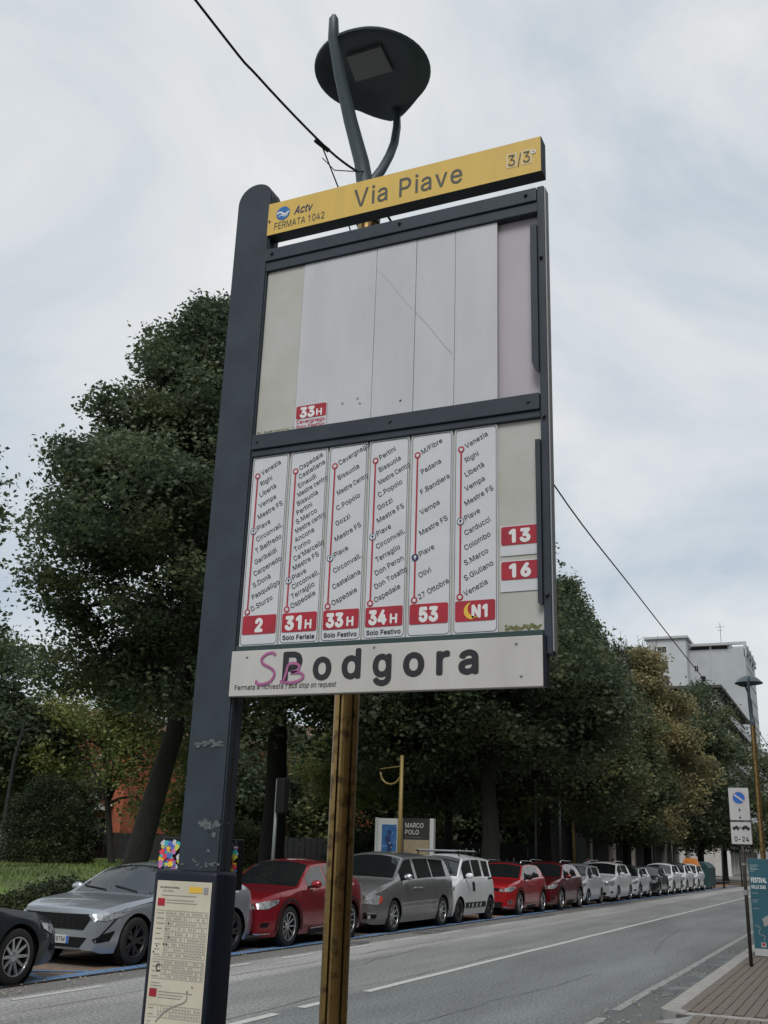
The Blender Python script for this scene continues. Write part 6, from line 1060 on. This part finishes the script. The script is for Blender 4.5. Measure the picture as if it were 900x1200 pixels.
# ------------------------------------------------------------------ park fence, poles, posters
M_fence = mat('dark_fence', (.016, .017, .018), .8, var=(.01, .011, .012), vs=2)
F_ = thing('park_fence', 'long dark slatted fence at the back of the lawn', 'fence', (-40, 52, .55))
for i in range(150):
    x = -28+i*.36
    if i == 0: b = MB(); b.box(-.16, .16, -.02, .02, .1, 1.75, M_fence); s0 = b.build('slat', F_); s0.location = (x, 0, 0); sm = s0.data
    else: o = D.objects.new('slat', sm); o.location = (x, 0, 0); link(o, F_)
for z in (.35, 1.5): b = MB(); b.box(-28.2, 25.8, .025, .07, z, z+.08, M_fence); b.build('rail', F_)
b = MB(); b.box(-28.3, 25.9, -.12, .14, -.3, .09, mat('fence_base', (.10, .10, .10), .9)); b.build('base_wall', F_)
b = MB(); b.box(-28.3, 25.9, -.16, .0, .092, .12, M_stone); b.build('coping', F_)
def pole(name, label, x, y, z0, h, r, m, cat='pole', lean=0, group=None):
    T = thing(name, label, cat, (x, y, z0), group=group); b = MB(); b.tube([(0, 0, 0), (lean, 0, h)], r, m, 10); b.build('shaft', T, smooth=True); b = MB(); b.lathe([(r*2, 0), (r*2, .05), (r*1.1, .07)], m, 10); b.build('base_flange', T); b = MB(); b.lathe([(r*1.05, h-.02), (r*1.1, h+.02), (.001, h+.04)], m, 10, (lean, 0, 0)); b.build('cap', T); return T
M_pg = mat('pole_grey', (.20, .21, .22), .5, metal=.3); M_gold = mat('pole_golden', (.30, .22, .08), .5, metal=.3)
t = pole('traffic_pole', 'grey pole with dark signal box seen from behind, by the thick trunk', -14.0, 24.4, .25, 3.2, .045, M_pg, 'traffic light'); b = MB(); b.box(.04, .30, -.14, .14, 2.35, 3.25, M_blk, .03); b.build('signal_box', t); b = MB(); b.box(-.0, .12, -.03, .03, 2.5, 2.54, M_blk); b.box(-.0, .12, -.03, .03, 3.0, 3.04, M_blk); b.build('bracket', t)
PG = 'slim grey poles under the avenue trees'
for i, (x, y, h, lb) in enumerate(((-14, 49.1, 5, 'slim grey pole in front of the modern building'), (-14, 53.6, 4.6, 'slim grey pole just left of the golden lamp post'), (-14, 70.5, 6, 'slim pale pole between two avenue trunks above the far cars'), (-14.2, 82, 7.5, 'tall slim grey pole behind the yellowing tree'), (-14.2, 90, 6, 'slim grey pole left of the dark avenue tree'))):
    pole('slim_pole', lb, x, y, .12, h, .05, M_pg, group=PG)
for i, (x, y, lb) in enumerate(((-9.6, 84, 'dark bollard pole beyond the waste containers'), (-8.9, 90, 'dark post at the far street corner, left one'), (-8.3, 97, 'dark post at the far street corner, right one'))):
    pole('corner_pole', lb, x, y, .05, 3.0-.2*i, .06, M_clad)
def gold_lamp(x, y, h, label, curl):
    T = thing('golden_lamp_post', label, 'street lamp', (x, y, .12), group='golden lamp posts with curled brackets'); b = MB(); b.tube([(0, 0, 0), (0, 0, h*.55), (0, 0, h)], [.085, .075, .06], M_gold, 12); b.build('post', T, smooth=True); b = MB(); b.lathe([(.16, 0), (.16, .25), (.1, .32)], M_gold, 14); b.build('base', T)
    b = MB(); b.tube([(0+curl*(.40-.38*math.cos(R(a)))*1.0-.0, 0, h-.55-.40*math.sin(R(a))) for a in range(0, 190, 15)], .035, M_gold, 8); b.build('curled_bracket', T, smooth=True)
    b = MB(); b.tube([(0, 0, h-.35), (curl*.8, 0, h-.45)], .02, M_gold, 6); b.build('tie_bar', T)
    return T
gold_lamp(-14.0, 32.75, 4.75, 'golden lamp post with curled bracket beside the poster frame', -1)
t = gold_lamp(-14.0, 56.4, 5.3, 'golden lamp post with small flat lamp under the avenue trees', -1); b = MB(); b.lathe([(.001, 0), (.28, .0), (.30, .05), (.12, .13), (.001, .15)], M_signw, 20, (-.05, 0, 5.36)); b.build('flat_lamp', t)
t = thing('park_lamp', 'dark old park lamp with concrete foot at the left edge', 'street lamp', (-32.6, 34.2, .8)); b = MB(); b.lathe([(.35, 0), (.30, 1.1), (.34, 1.15), (.34, 1.3), (.12, 1.32)], mat('concrete_dark', (.16, .15, .14), .9), 12); b.build('foot', t); b = MB(); b.tube([(0, 0, 1.3), (.05, 0, 4.0), (.35, 0, 5.8)], [.10, .08, .05], M_fence, 8); b.tube([(.25, 0, 5.3), (.9, 0, 5.45), (1.3, 0, 5.3)], [.04, .03, .02], M_fence, 6); b.build('post', t)
# poster frame
PF = thing('poster_stand', 'double poster frame with blue poster and black Marco Polo poster', 'poster stand', (-14.1, 33.2, .12))
M_pf = mat('poster_frame', (.45, .46, .46), .5)
b = MB(); b.box(-.98, -.90, -.08, .08, 0, 2.72, M_pf); b.box(-.03, .03, -.08, .08, 0, 2.72, M_pf); b.box(1.02, 1.16, -.08, .08, 0, 2.72, M_pf); b.build('frame', PF)
b = MB(); b.box(-.895, -.035, -.05, .05, 1.0, 2.70, mat('poster_white', (.52, .53, .53), .5)); q = b.build('white_panel', PF)
b = MB(); rect(b, -.74, -.19, 1.38, 2.5, -.0515, mat('poster_blue', (.02, .09, .26), .5, var=(.03, .14, .35), vs=5)); q2 = b.build('blue_poster', q)
b = MB(); 
for i, (x, z, r_, sx) in enumerate(((-.46, 2.25, .12, 1), (-.50, 2.0, .22, .6), (-.42, 1.75, .22, .6), (-.5, 1.55, .2, .5))): splat(b, x, z, r_, -.053-.0003*i, M_navyink, 14, i+9, sx)
for i in range(10): splat(b, -.7+.48*rng2.random(), 1.45+rng2.random(), .025, -.0545, M_signw, 6, i)
b.build('poster_print', q)
b = MB(); b.box(.035, 1.015, -.05, .05, 1.0, 2.72, mat('poster_black', (.022, .020, .019), .5)); q = b.build('black_panel', PF)
b = MB(); put_text(b, 'MARCO', .12, 2.42, -.052, M_signw, .2, .01, width=.66, height=.15); put_text(b, 'POLO', .12, 2.20, -.052, M_signw, .2, .01, width=.50, height=.15); put_text(b, 'venezia palazzo', .12, 2.10, -.052, M_greyink, .05, 0, width=.6)
M_map = mat('poster_map', (.30, .24, .16), .6, var=(.22, .17, .11), vs=9); rect(b, .07, .98, 1.42, 2.03, -.0515, M_map); put_text(b, 'VE', .40, 1.20, -.052, M_signw, .1, .02, width=.12, height=.07); put_text(b, 'musei', .62, 1.20, -.052, M_signw, .1, .02, width=.2, height=.06)
b.build('poster_print', q)

# ------------------------------------------------------------------ buildings
M_terra = mat('terracotta_wall', (.40, .115, .06), .9, var=(.33, .095, .05), vs=1.5); M_wgl = mat('window_dark', (.02, .024, .028), .15); M_trim = mat('white_trim', (.55, .54, .52), .7)
M_conc = mat('pale_concrete', (.40, .42, .43), .85, var=(.34, .36, .37), vs=.35); M_conc2 = mat('pale_concrete_side', (.46, .47, .47), .85, var=(.40, .41, .41), vs=.3); M_roofd = mat('roof_dark', (.055, .052, .05), .8)
M_band = mat('facade_band', (.38, .39, .40), .85); M_stone2 = mat('facade_pale', (.46, .44, .41), .85, var=(.38, .36, .34), vs=.6)
_wm = {}
def window(par, x, y, z, w, h, axis='x', fr=M_trim, gl=M_wgl, depth=.12, mull=True, sill=True):
    """window facing -Y (axis x) or +X (axis y); shares mesh data"""
    k = (w, h, axis, fr.name, gl.name, mull, sill)
    def tr(vs): return vs if axis == 'x' else [(-v[1], v[0], v[2]) for v in vs]
    if k not in _wm:
        b = MB(); t = .07; b.box(-w/2, -w/2+t, -.05, .02, 0, h, fr); b.box(w/2-t, w/2, -.05, .02, 0, h, fr); b.box(-w/2+t, w/2-t, -.05, .02, h-t, h, fr); b.box(-w/2+t, w/2-t, -.05, .02, 0, t, fr)
        if mull: b.box(-.03, .03, -.045, .02, t, h-t, fr)
        if sill: b.box(-w/2-.08, w/2+.08, -.14, -.051, -.08, .0, fr)
        b.v = tr(b.v); a = b.build('window', fix=True); b2 = MB(); b2.box(-w/2+t, w/2-t, -.02, .015, t, h-t, gl); b2.v = tr(b2.v); p = b2.build('pane', fix=True); _wm[k] = (a.data, p.data); D.objects.remove(a); D.objects.remove(p)
    a = D.objects.new('window', _wm[k][0]); link(a, par); a.location = (x, y, z); p = D.objects.new('pane', _wm[k][1]); link(p, a); return a
# terracotta house (front y=60 and slightly behind the fence)
H1 = thing('terracotta_house', 'terracotta red house glimpsed between the park trees at left', 'house', (-46, 61, .3))
b = MB(); b.box(-22, -1.5, 0, 12, 0, 9.2, M_terra); b.build('wall', H1)
b = MB(); b.add([(-22.6, -.6, 9.2), (-.9, -.6, 9.2), (-.9, 12.6, 9.2), (-22.6, 12.6, 9.2), (-18, 6, 11.6), (-6, 6, 11.6)], [(0, 1, 5, 4), (1, 2, 5), (2, 3, 4, 5), (3, 0, 4), (0, 3, 2, 1)], mat('roof_tile', (.20, .10, .07), .9, var=(.14, .07, .05), vs=4)); b.build('roof', H1)
for x in (-19, -15, -11, -7, -3.3):
    for z in (1.4, 4.5, 7.2): window(H1, x, -.02, z, 1.2, 1.7 if z < 7 else 1.2)
b = MB(); b.add([(-4.2, -.03, 4.0), (-2.2, -.03, 4.0), (-2.2, -1.0, 3.6), (-4.2, -1.0, 3.6), (-4.2, -.03, 3.96), (-2.2, -.03, 3.96), (-2.2, -1.0, 3.56), (-4.2, -1.0, 3.56)], [(0, 1, 2, 3), (4, 7, 6, 5), (2, 6, 7, 3)], M_trim); b.build('awning', H1)
H2 = thing('terracotta_house', 'orange red house wall seen left of the thick straight trunk', 'house', (-37.5, 62, .3))
b = MB(); b.box(-5.5, 5.0, 0, 9, 0, 8.2, mat('orange_wall', (.47, .15, .075), .9, var=(.40, .125, .065), vs=1.5)); b.build('wall', H2); b = MB(); b.add([(-6, -.5, 8.2), (5.5, -.5, 8.2), (5.5, 9.5, 8.2), (-6, 9.5, 8.2), (-2, 4.5, 10), (2, 4.5, 10)], [(0, 1, 5, 4), (1, 2, 5), (2, 3, 4, 5), (3, 0, 4), (0, 3, 2, 1)], MATS['roof_tile']); b.build('roof', H2)
for x in (-3.6, -.3, 1.6, 3.6):
    for z in (1.3, 4.3): window(H2, x, -.02, z, 1.0, 2.0 if x == 1.6 else 1.5)
# modern building with balcony
H3 = thing('modern_building', 'low modern building with pale balcony seen between avenue trunks', 'building', (-21.0, 64, .12))
b = MB(); b.box(-5.5, 3.5, 0, 10, 0, 7.5, mat('modern_dark', (.055, .058, .062), .6)); b.build('wall', H3)
for z in (3.3, 6.6): b = MB(); b.box(-5.5, 3.4, -1.3, -.01, z, z+.32, M_conc); bl_ = b.build('balcony', H3); b = MB(); [b.box(-5.4+.45*i, -5.36+.45*i, -1.28, -1.24, z+.33, z+1.25, M_trim) for i in range(20)]; b.box(-5.4, 3.3, -1.29, -1.23, z+1.26, z+1.32, M_trim); b.build('railing', bl_)
for x in (-4.3, -2.4, -.5, 1.4): window(H3, x, -.02, .3, 1.5, 2.6, sill=False); window(H3, x, -.02, 3.9, 1.5, 2.2, sill=False)
for x in (-5.2, -1.4, 2.4): b = MB(); b.box(x-.15, x+.15, -1.2, -.9, 0, 3.3, M_conc); b.build('column', H3)
# colonnade building along the avenue (facade faces +X)
H4 = thing('arcade_building', 'long building darkened for tree shade, with pale ground floor columns behind the avenue trees', 'building', (-18.5, 73, .12))
b = MB(); b.box(-9, -.6, 0, 62, 3.6, 11.5, mat('arcade_upper_shade', (.13, .12, .11), .85, var=(.10, .095, .09), vs=.5)); b.box(-9, -2.2, 0, 62, 0, 3.6, mat('arcade_dark', (.035, .028, .026), .8)); b.build('wall', H4)  # upper wall darkened to stand in for shade under the trees
for i in range(8): b = MB(); b.box(-.95, -.45, i*8.6, i*8.6+.6, 0, 3.6, mat('column_stone', (.30, .28, .25), .85, var=(.22, .2, .18), vs=1.5)); b.build('column', H4)
b = MB(); b.box(-1.0, -.35, -.2, 62.2, 3.6, 3.85, MATS['column_stone']); b.build('cornice', H4)
for i in range(14):
    for z in (4.8, 8.2): window(H4, -.58, 2.5+i*4.3, z, 1.3, 1.7, 'y')
# far mid-rise with dark roof edge
H5 = thing('apartment_block', 'mid-rise block with dark roof edge peeking over the last trees', 'apartment block', (-17, 150, .12))
b = MB(); b.box(-16, 0, 4, 46, 0, 24.6, M_stone2); b.build('wall', H5)
b = MB(); b.box(-16.6, 1.0, 3.2, 46.8, 25.6, 26.0, M_roofd); b.box(-16.0, .1, 4, 46, 24.6, 24.9, M_roofd); b.build('roof', H5)
b = MB(); b.box(-14, -2, 7, 44, 24.9, 25.6, M_conc); b.build('penthouse', H5)
for k in range(7):
    z = 3.9+k*3.0; b = MB(); b.box(.0, 1.3, 4.5, 45.5, z-.35, z-.15, M_roofd if k > 4 else M_band); bl_ = b.build('balcony', H5)
    b = MB(); b.box(1.24, 1.3, 4.5, 45.5, z-.14, z+.85, M_conc2 if k % 2 else M_band); b.build('parapet', bl_)
    for i in range(9): window(H5, .02, 6.6+i*4.6, z, 1.6, 1.9, 'y', sill=False)
for k in range(7):
    for x in (-13, -9, -5, -1.8): window(H5, x, 3.98, 3.9+k*3.0, 1.3, 1.5)
b = MB(); b.box(-1.2, .6, 4.5, 45.5, 0, .3, M_stone); b.build('plinth', H5)
for i in range(10): b = MB(); b.box(.05, .5, 4.2+i*4.6, 4.7+i*4.6, 0, 3.5, M_trim); b.build('shop_pier', H5)
for i in range(9): b = MB(); b.box(.01, .06, 4.8+i*4.6, 8.7+i*4.6, .1, 2.9, M_wgl); b.build('shop_front', H5)
H6 = thing('pale_apartment_building', 'pale long apartment building lining the far street beyond the crossing', 'apartment block', (-17.3, 203, .12))
b = MB(); b.box(-14, 0, 38, 130, 0, 25, M_conc); b.build('wall', H6)
for k in range(8):
    for i in range(17): window(H6, .02, 41+i*5.2, 1.2+k*3.0, 1.5, 1.7, 'y', sill=False)
b = MB(); b.box(-14.3, .4, 37.7, 130, 25.0, 25.5, M_band); b.build('roof', H6)
# tall pale tower block
TW = thing('tower_block', 'tall pale grey residential block rising above the trees at right', 'tower block', (-17.0, 212, .1))
X_ = lambda x: x
b = MB(); b.box(-13.2, -.6, 4, 26, 0, 43.2, M_conc); b.build('right_wing', TW)
b = MB(); b.box(-19.3, -11.5, 0, 16, 0, 45.0, mat('tower_core', (.44, .46, .47), .85, var=(.39, .41, .42), vs=.3)); b.build('stair_tower', TW)
b = MB(); b.box(-19.8, -11.0, -.5, 16.5, 45.02, 45.5, M_band); b.build('stair_roof', TW)
b = MB(); b.box(-28.5, -19.32, 3, 22, 0, 42.0, M_conc); b.build('left_wing', TW)
b = MB(); b.box(-28.9, -19.35, 2.4, 22.5, 43.6, 44.0, M_band); b.box(-28, -19.5, 3.8, 21.5, 42.0, 43.6, M_roofd); b.build('left_attic', TW)
b = MB(); b.box(-11.0, -3.4, 3.2, 25, 43.9, 44.4, M_band); b.box(-11.2, -4.4, 4.6, 24, 43.21, 43.9, M_roofd); b.build('right_attic', TW)
for i, yq in enumerate((4.0, 9.2, 14.6, 20.)):
    b = MB(); b.box(-3.3, -.2, yq, yq+.7, 44.1, 44.6, M_conc); b.box(-.75, -.25, yq, yq+.7, 41.6, 44.1, M_conc); b.build('pergola_frame', TW)
b = MB(); b.box(-3.9, -3.3, 4, 24, 43.21, 44.6, M_conc); b.box(-.7, -.2, 4.75, 26, 42.6, 43.0, M_conc); b.box(-.7, -.2, 4.75, 26, 43.55, 43.9, M_conc); b.build('pergola_beam', TW)
for zz in (38.6, 35.5, 32.4, 29.3): window(TW, -16.3, -.02, zz, 2.3, 2.0, gl=M_wgl, sill=False)
window(TW, -16.3, -.02, 42.2, 1.9, 1.3, sill=False)
window(TW, -10.2, 3.98, 38.8, .9, 1.3, sill=False); window(TW, -10.2, 3.98, 32.8, .9, 1.3, sill=False)
for x in (-26.8, -24.3, -21.8):
    for k in range(4): window(TW, x, 2.98, 27.9+k*3.4, 1.6, 1.7, sill=False)
b = MB(); b.box(-28.3, -19.5, 1.6, 2.98, 39.8, 40.1, M_band); b.box(-28.3, -19.5, 1.6, 2.98, 36.4, 36.7, M_band); b.build('balcony', TW)
b = MB(); b.box(-7.4, -7.0, 3.9, 3.98, 20, 44.3, M_band); b.box(-17.9, -17.6, -.1, -.01, 20, 44.9, M_band); b.build('downpipe', TW)
for k in range(11): b = MB(); b.box(-.58, -.50, 6, 25, 9+k*3.1, 9.25+k*3.1, M_band); b.build('side_balcony', TW)
AN = thing('roof_antenna', 'thin television antenna on the roof of the tall pale block', 'antenna', (-20.4+1.5, 214, 44.5)); 
AN.location = (-22.0, 216, 44.5)
b = MB(); b.tube([(0, 0, 0), (0, 0, 4.2)], .06, M_pg, 6); b.build('mast', AN); b = MB(); b.tube([(-.9, 0, 3.4), (.9, 0, 3.4)], .04, M_pg, 5); b.tube([(-.6, 0, 2.7), (.6, 0, 2.7)], .04, M_pg, 5); b.build('dipole', AN)

# our side of the street: unseen houses, added to darken reflections in the cars
for yq, hq, dq, lq in ((-34, 13.5, 36, 'plain ochre apartment house, unseen, added behind the viewer for reflections'), (2, 16, 40, 'plain grey apartment house, unseen, added along the near pavement for reflections'), (44, 12, 190, 'plain dark grey apartment house, unseen, added farther along for reflections')):
    HB_ = thing('unseen_near_house', lq, 'apartment house', (6.2, yq, .1)); b = MB(); b.box(0, 11, 0, dq-1.5, 0, hq+2.5, {13.5: mat('wall_ochre', (.30, .23, .14), .9, var=(.25, .19, .12), vs=1), 16: mat('wall_grey', (.20, .19, .18), .9, var=(.16, .155, .15), vs=1), 12: mat('wall_brown', (.15, .14, .13), .9, var=(.12, .11, .10), vs=1)}[hq]); b.build('wall', HB_)
    b = MB(); b.box(-.5, 11.5, -.3, dq-1.2, hq+2.51, hq+2.85, M_roofd); b.build('roof', HB_)
    for i in range(min(16, int(dq/3.4)-1)):
        for k in range(int(hq/3.2)):
            a_ = window(HB_, 0, 2.4+i*3.4, 1.0+k*3.2, 1.2, 1.7, 'y', sill=False); a_.location.x = -.02; a_.rotation_euler = (0, 0, PI)
# ------------------------------------------------------------------ people behind the cars
M_skin = mat('skin', (.42, .24, .17), .6); M_hair = mat('dark_hair', (.02, .015, .012), .8)
def person(label, loc, rz, shirt, trousers, h=1.72, lean=0.0):
    T = thing('person', label, 'person', loc, rz); k = h/1.75
    J = {'pel': (0, 0, .95, .135), 'wai': (0, 0, 1.10, .125), 'che': (0, -.01, 1.30, .155), 'nec': (0, 0, 1.47, .06), 'hea': (0, -.02, 1.56, .075), 'top': (0, -.02, 1.70, .075)}
    for s, n_ in ((1, 'r'), (-1, 'l')):
        J.update({'hip'+n_: (s*.10, 0, .90, .10), 'kne'+n_: (s*.11, -.02, .50, .065), 'ank'+n_: (s*.12, .02, .09, .042), 'toe'+n_: (s*.13, -.15, .04, .038),
                  'sho'+n_: (s*.19, 0, 1.42, .062), 'elb'+n_: (s*.26, .02, 1.14, .045), 'wri'+n_: (s*.26, -.10, .92, .032), 'han'+n_: (s*.26, -.15, .84, .035)})
    E_ = [('pel', 'wai'), ('wai', 'che'), ('che', 'nec'), ('nec', 'hea'), ('hea', 'top')]
    for n_ in 'rl': E_ += [('pel', 'hip'+n_), ('hip'+n_, 'kne'+n_), ('kne'+n_, 'ank'+n_), ('ank'+n_, 'toe'+n_), ('che', 'sho'+n_), ('sho'+n_, 'elb'+n_), ('elb'+n_, 'wri'+n_), ('wri'+n_, 'han'+n_)]
    for n_, s in (('r', 1), ('l', -1)):
        for q in range(4): J['f%d%s' % (q, n_)] = (s*.26+(q-1.5)*.012, -.18-.01*q, .77+.006*q, .009); E_.append(('han'+n_, 'f%d%s' % (q, n_)))
        J['th'+n_] = (s*.22, -.17, .83, .010); E_.append(('han'+n_, 'th'+n_))
    names = list(J); me = D.meshes.new('body'); me.from_pydata([tuple(c*k for c in J[q][:3]) for q in names], [(names.index(a), names.index(b)) for a, b in E_], [])
    o = D.objects.new('body', me); link(o, T); md = o.modifiers.new('skin', 'SKIN'); sv = me.skin_vertices[0].data
    for i, q in enumerate(names): sv[i].radius = (J[q][3]*k,)*2
    sv[0].use_root = True; o.modifiers.new('sub', 'SUBSURF').levels = 1
    dg = bpy.context.evaluated_depsgraph_get(); m2 = D.meshes.new_from_object(o.evaluated_get(dg)); o.modifiers.clear(); o.data = m2; D.meshes.remove(me)
    for q in (shirt, trousers, M_skin, M_blk): m2.materials.append(q)
    for p in m2.polygons:
        c_ = p.center/k; p.use_smooth = True
        p.material_index = 2 if (c_.z > 1.47 or (abs(c_.x) > .19 and c_.z < 1.15 and c_.y < .0 and c_.z > .7)) else 0 if c_.z > .98 else 3 if c_.z < .1 else 1
    bm = bmesh.new(); bmesh.ops.create_icosphere(bm, subdivisions=2, radius=.098*k)
    for v in bm.verts: v.co = Vector((v.co.x*.9, v.co.y*1.05+.0, v.co.z*1.0 if v.co.z > 0 else v.co.z*(1.1 if v.co.y > 0 else .2)))+Vector((0, .012, 1.67*k))
    b = MB(); b.bm(bm, M_hair); b.build('hair', T, smooth=True)
    b = MB()
    for s in (-.03, .03): b.lathe([(.001, .01), (.009, 0), (.001, -.01)], M_ink, 6, (s*k, -.098*k, 1.645*k))
    b.tube([(0, -.095*k, 1.65*k), (0, -.118*k, 1.61*k)], [.008, .014], M_skin, 6); b.box(-.02*k, .02*k, -.1*k, -.09*k, 1.565*k, 1.575*k, M_red); b.build('face', T)
    return T
M_shw = mat('shirt_white', (.6, .62, .68), .8); M_shd = mat('jacket_dark', (.05, .025, .04), .8); M_tr = mat('trousers_dark', (.03, .035, .05), .8)
person('person in white shirt behind the dark red crossover, left of two', (-13.35, 56.6, .12), .5, M_shw, M_tr, 1.74)
person('person in white shirt standing right behind the other white shirt', (-13.05, 57.6, .12), -.4, M_shw, M_tr, 1.72)
person('person in dark jacket next to the pale column', (-12.8, 60.4, .12), .2, M_shd, M_tr, 1.68)

# fine print and marks too small to pick apart singly
for o in D.objects:
    if o.type == 'MESH' and o.name.split('.')[0] in ('lettering', 'timetable_print', 'stop_names', 'stickers', 'paint_scratches', 'moss_stains', 'pen_marks', 'scratches', 'poster_print', 'print', 'bare_twigs', 'tow_away_symbol', 'grille_bars', 'railing', 'stems'): o['kind'] = 'stuff'
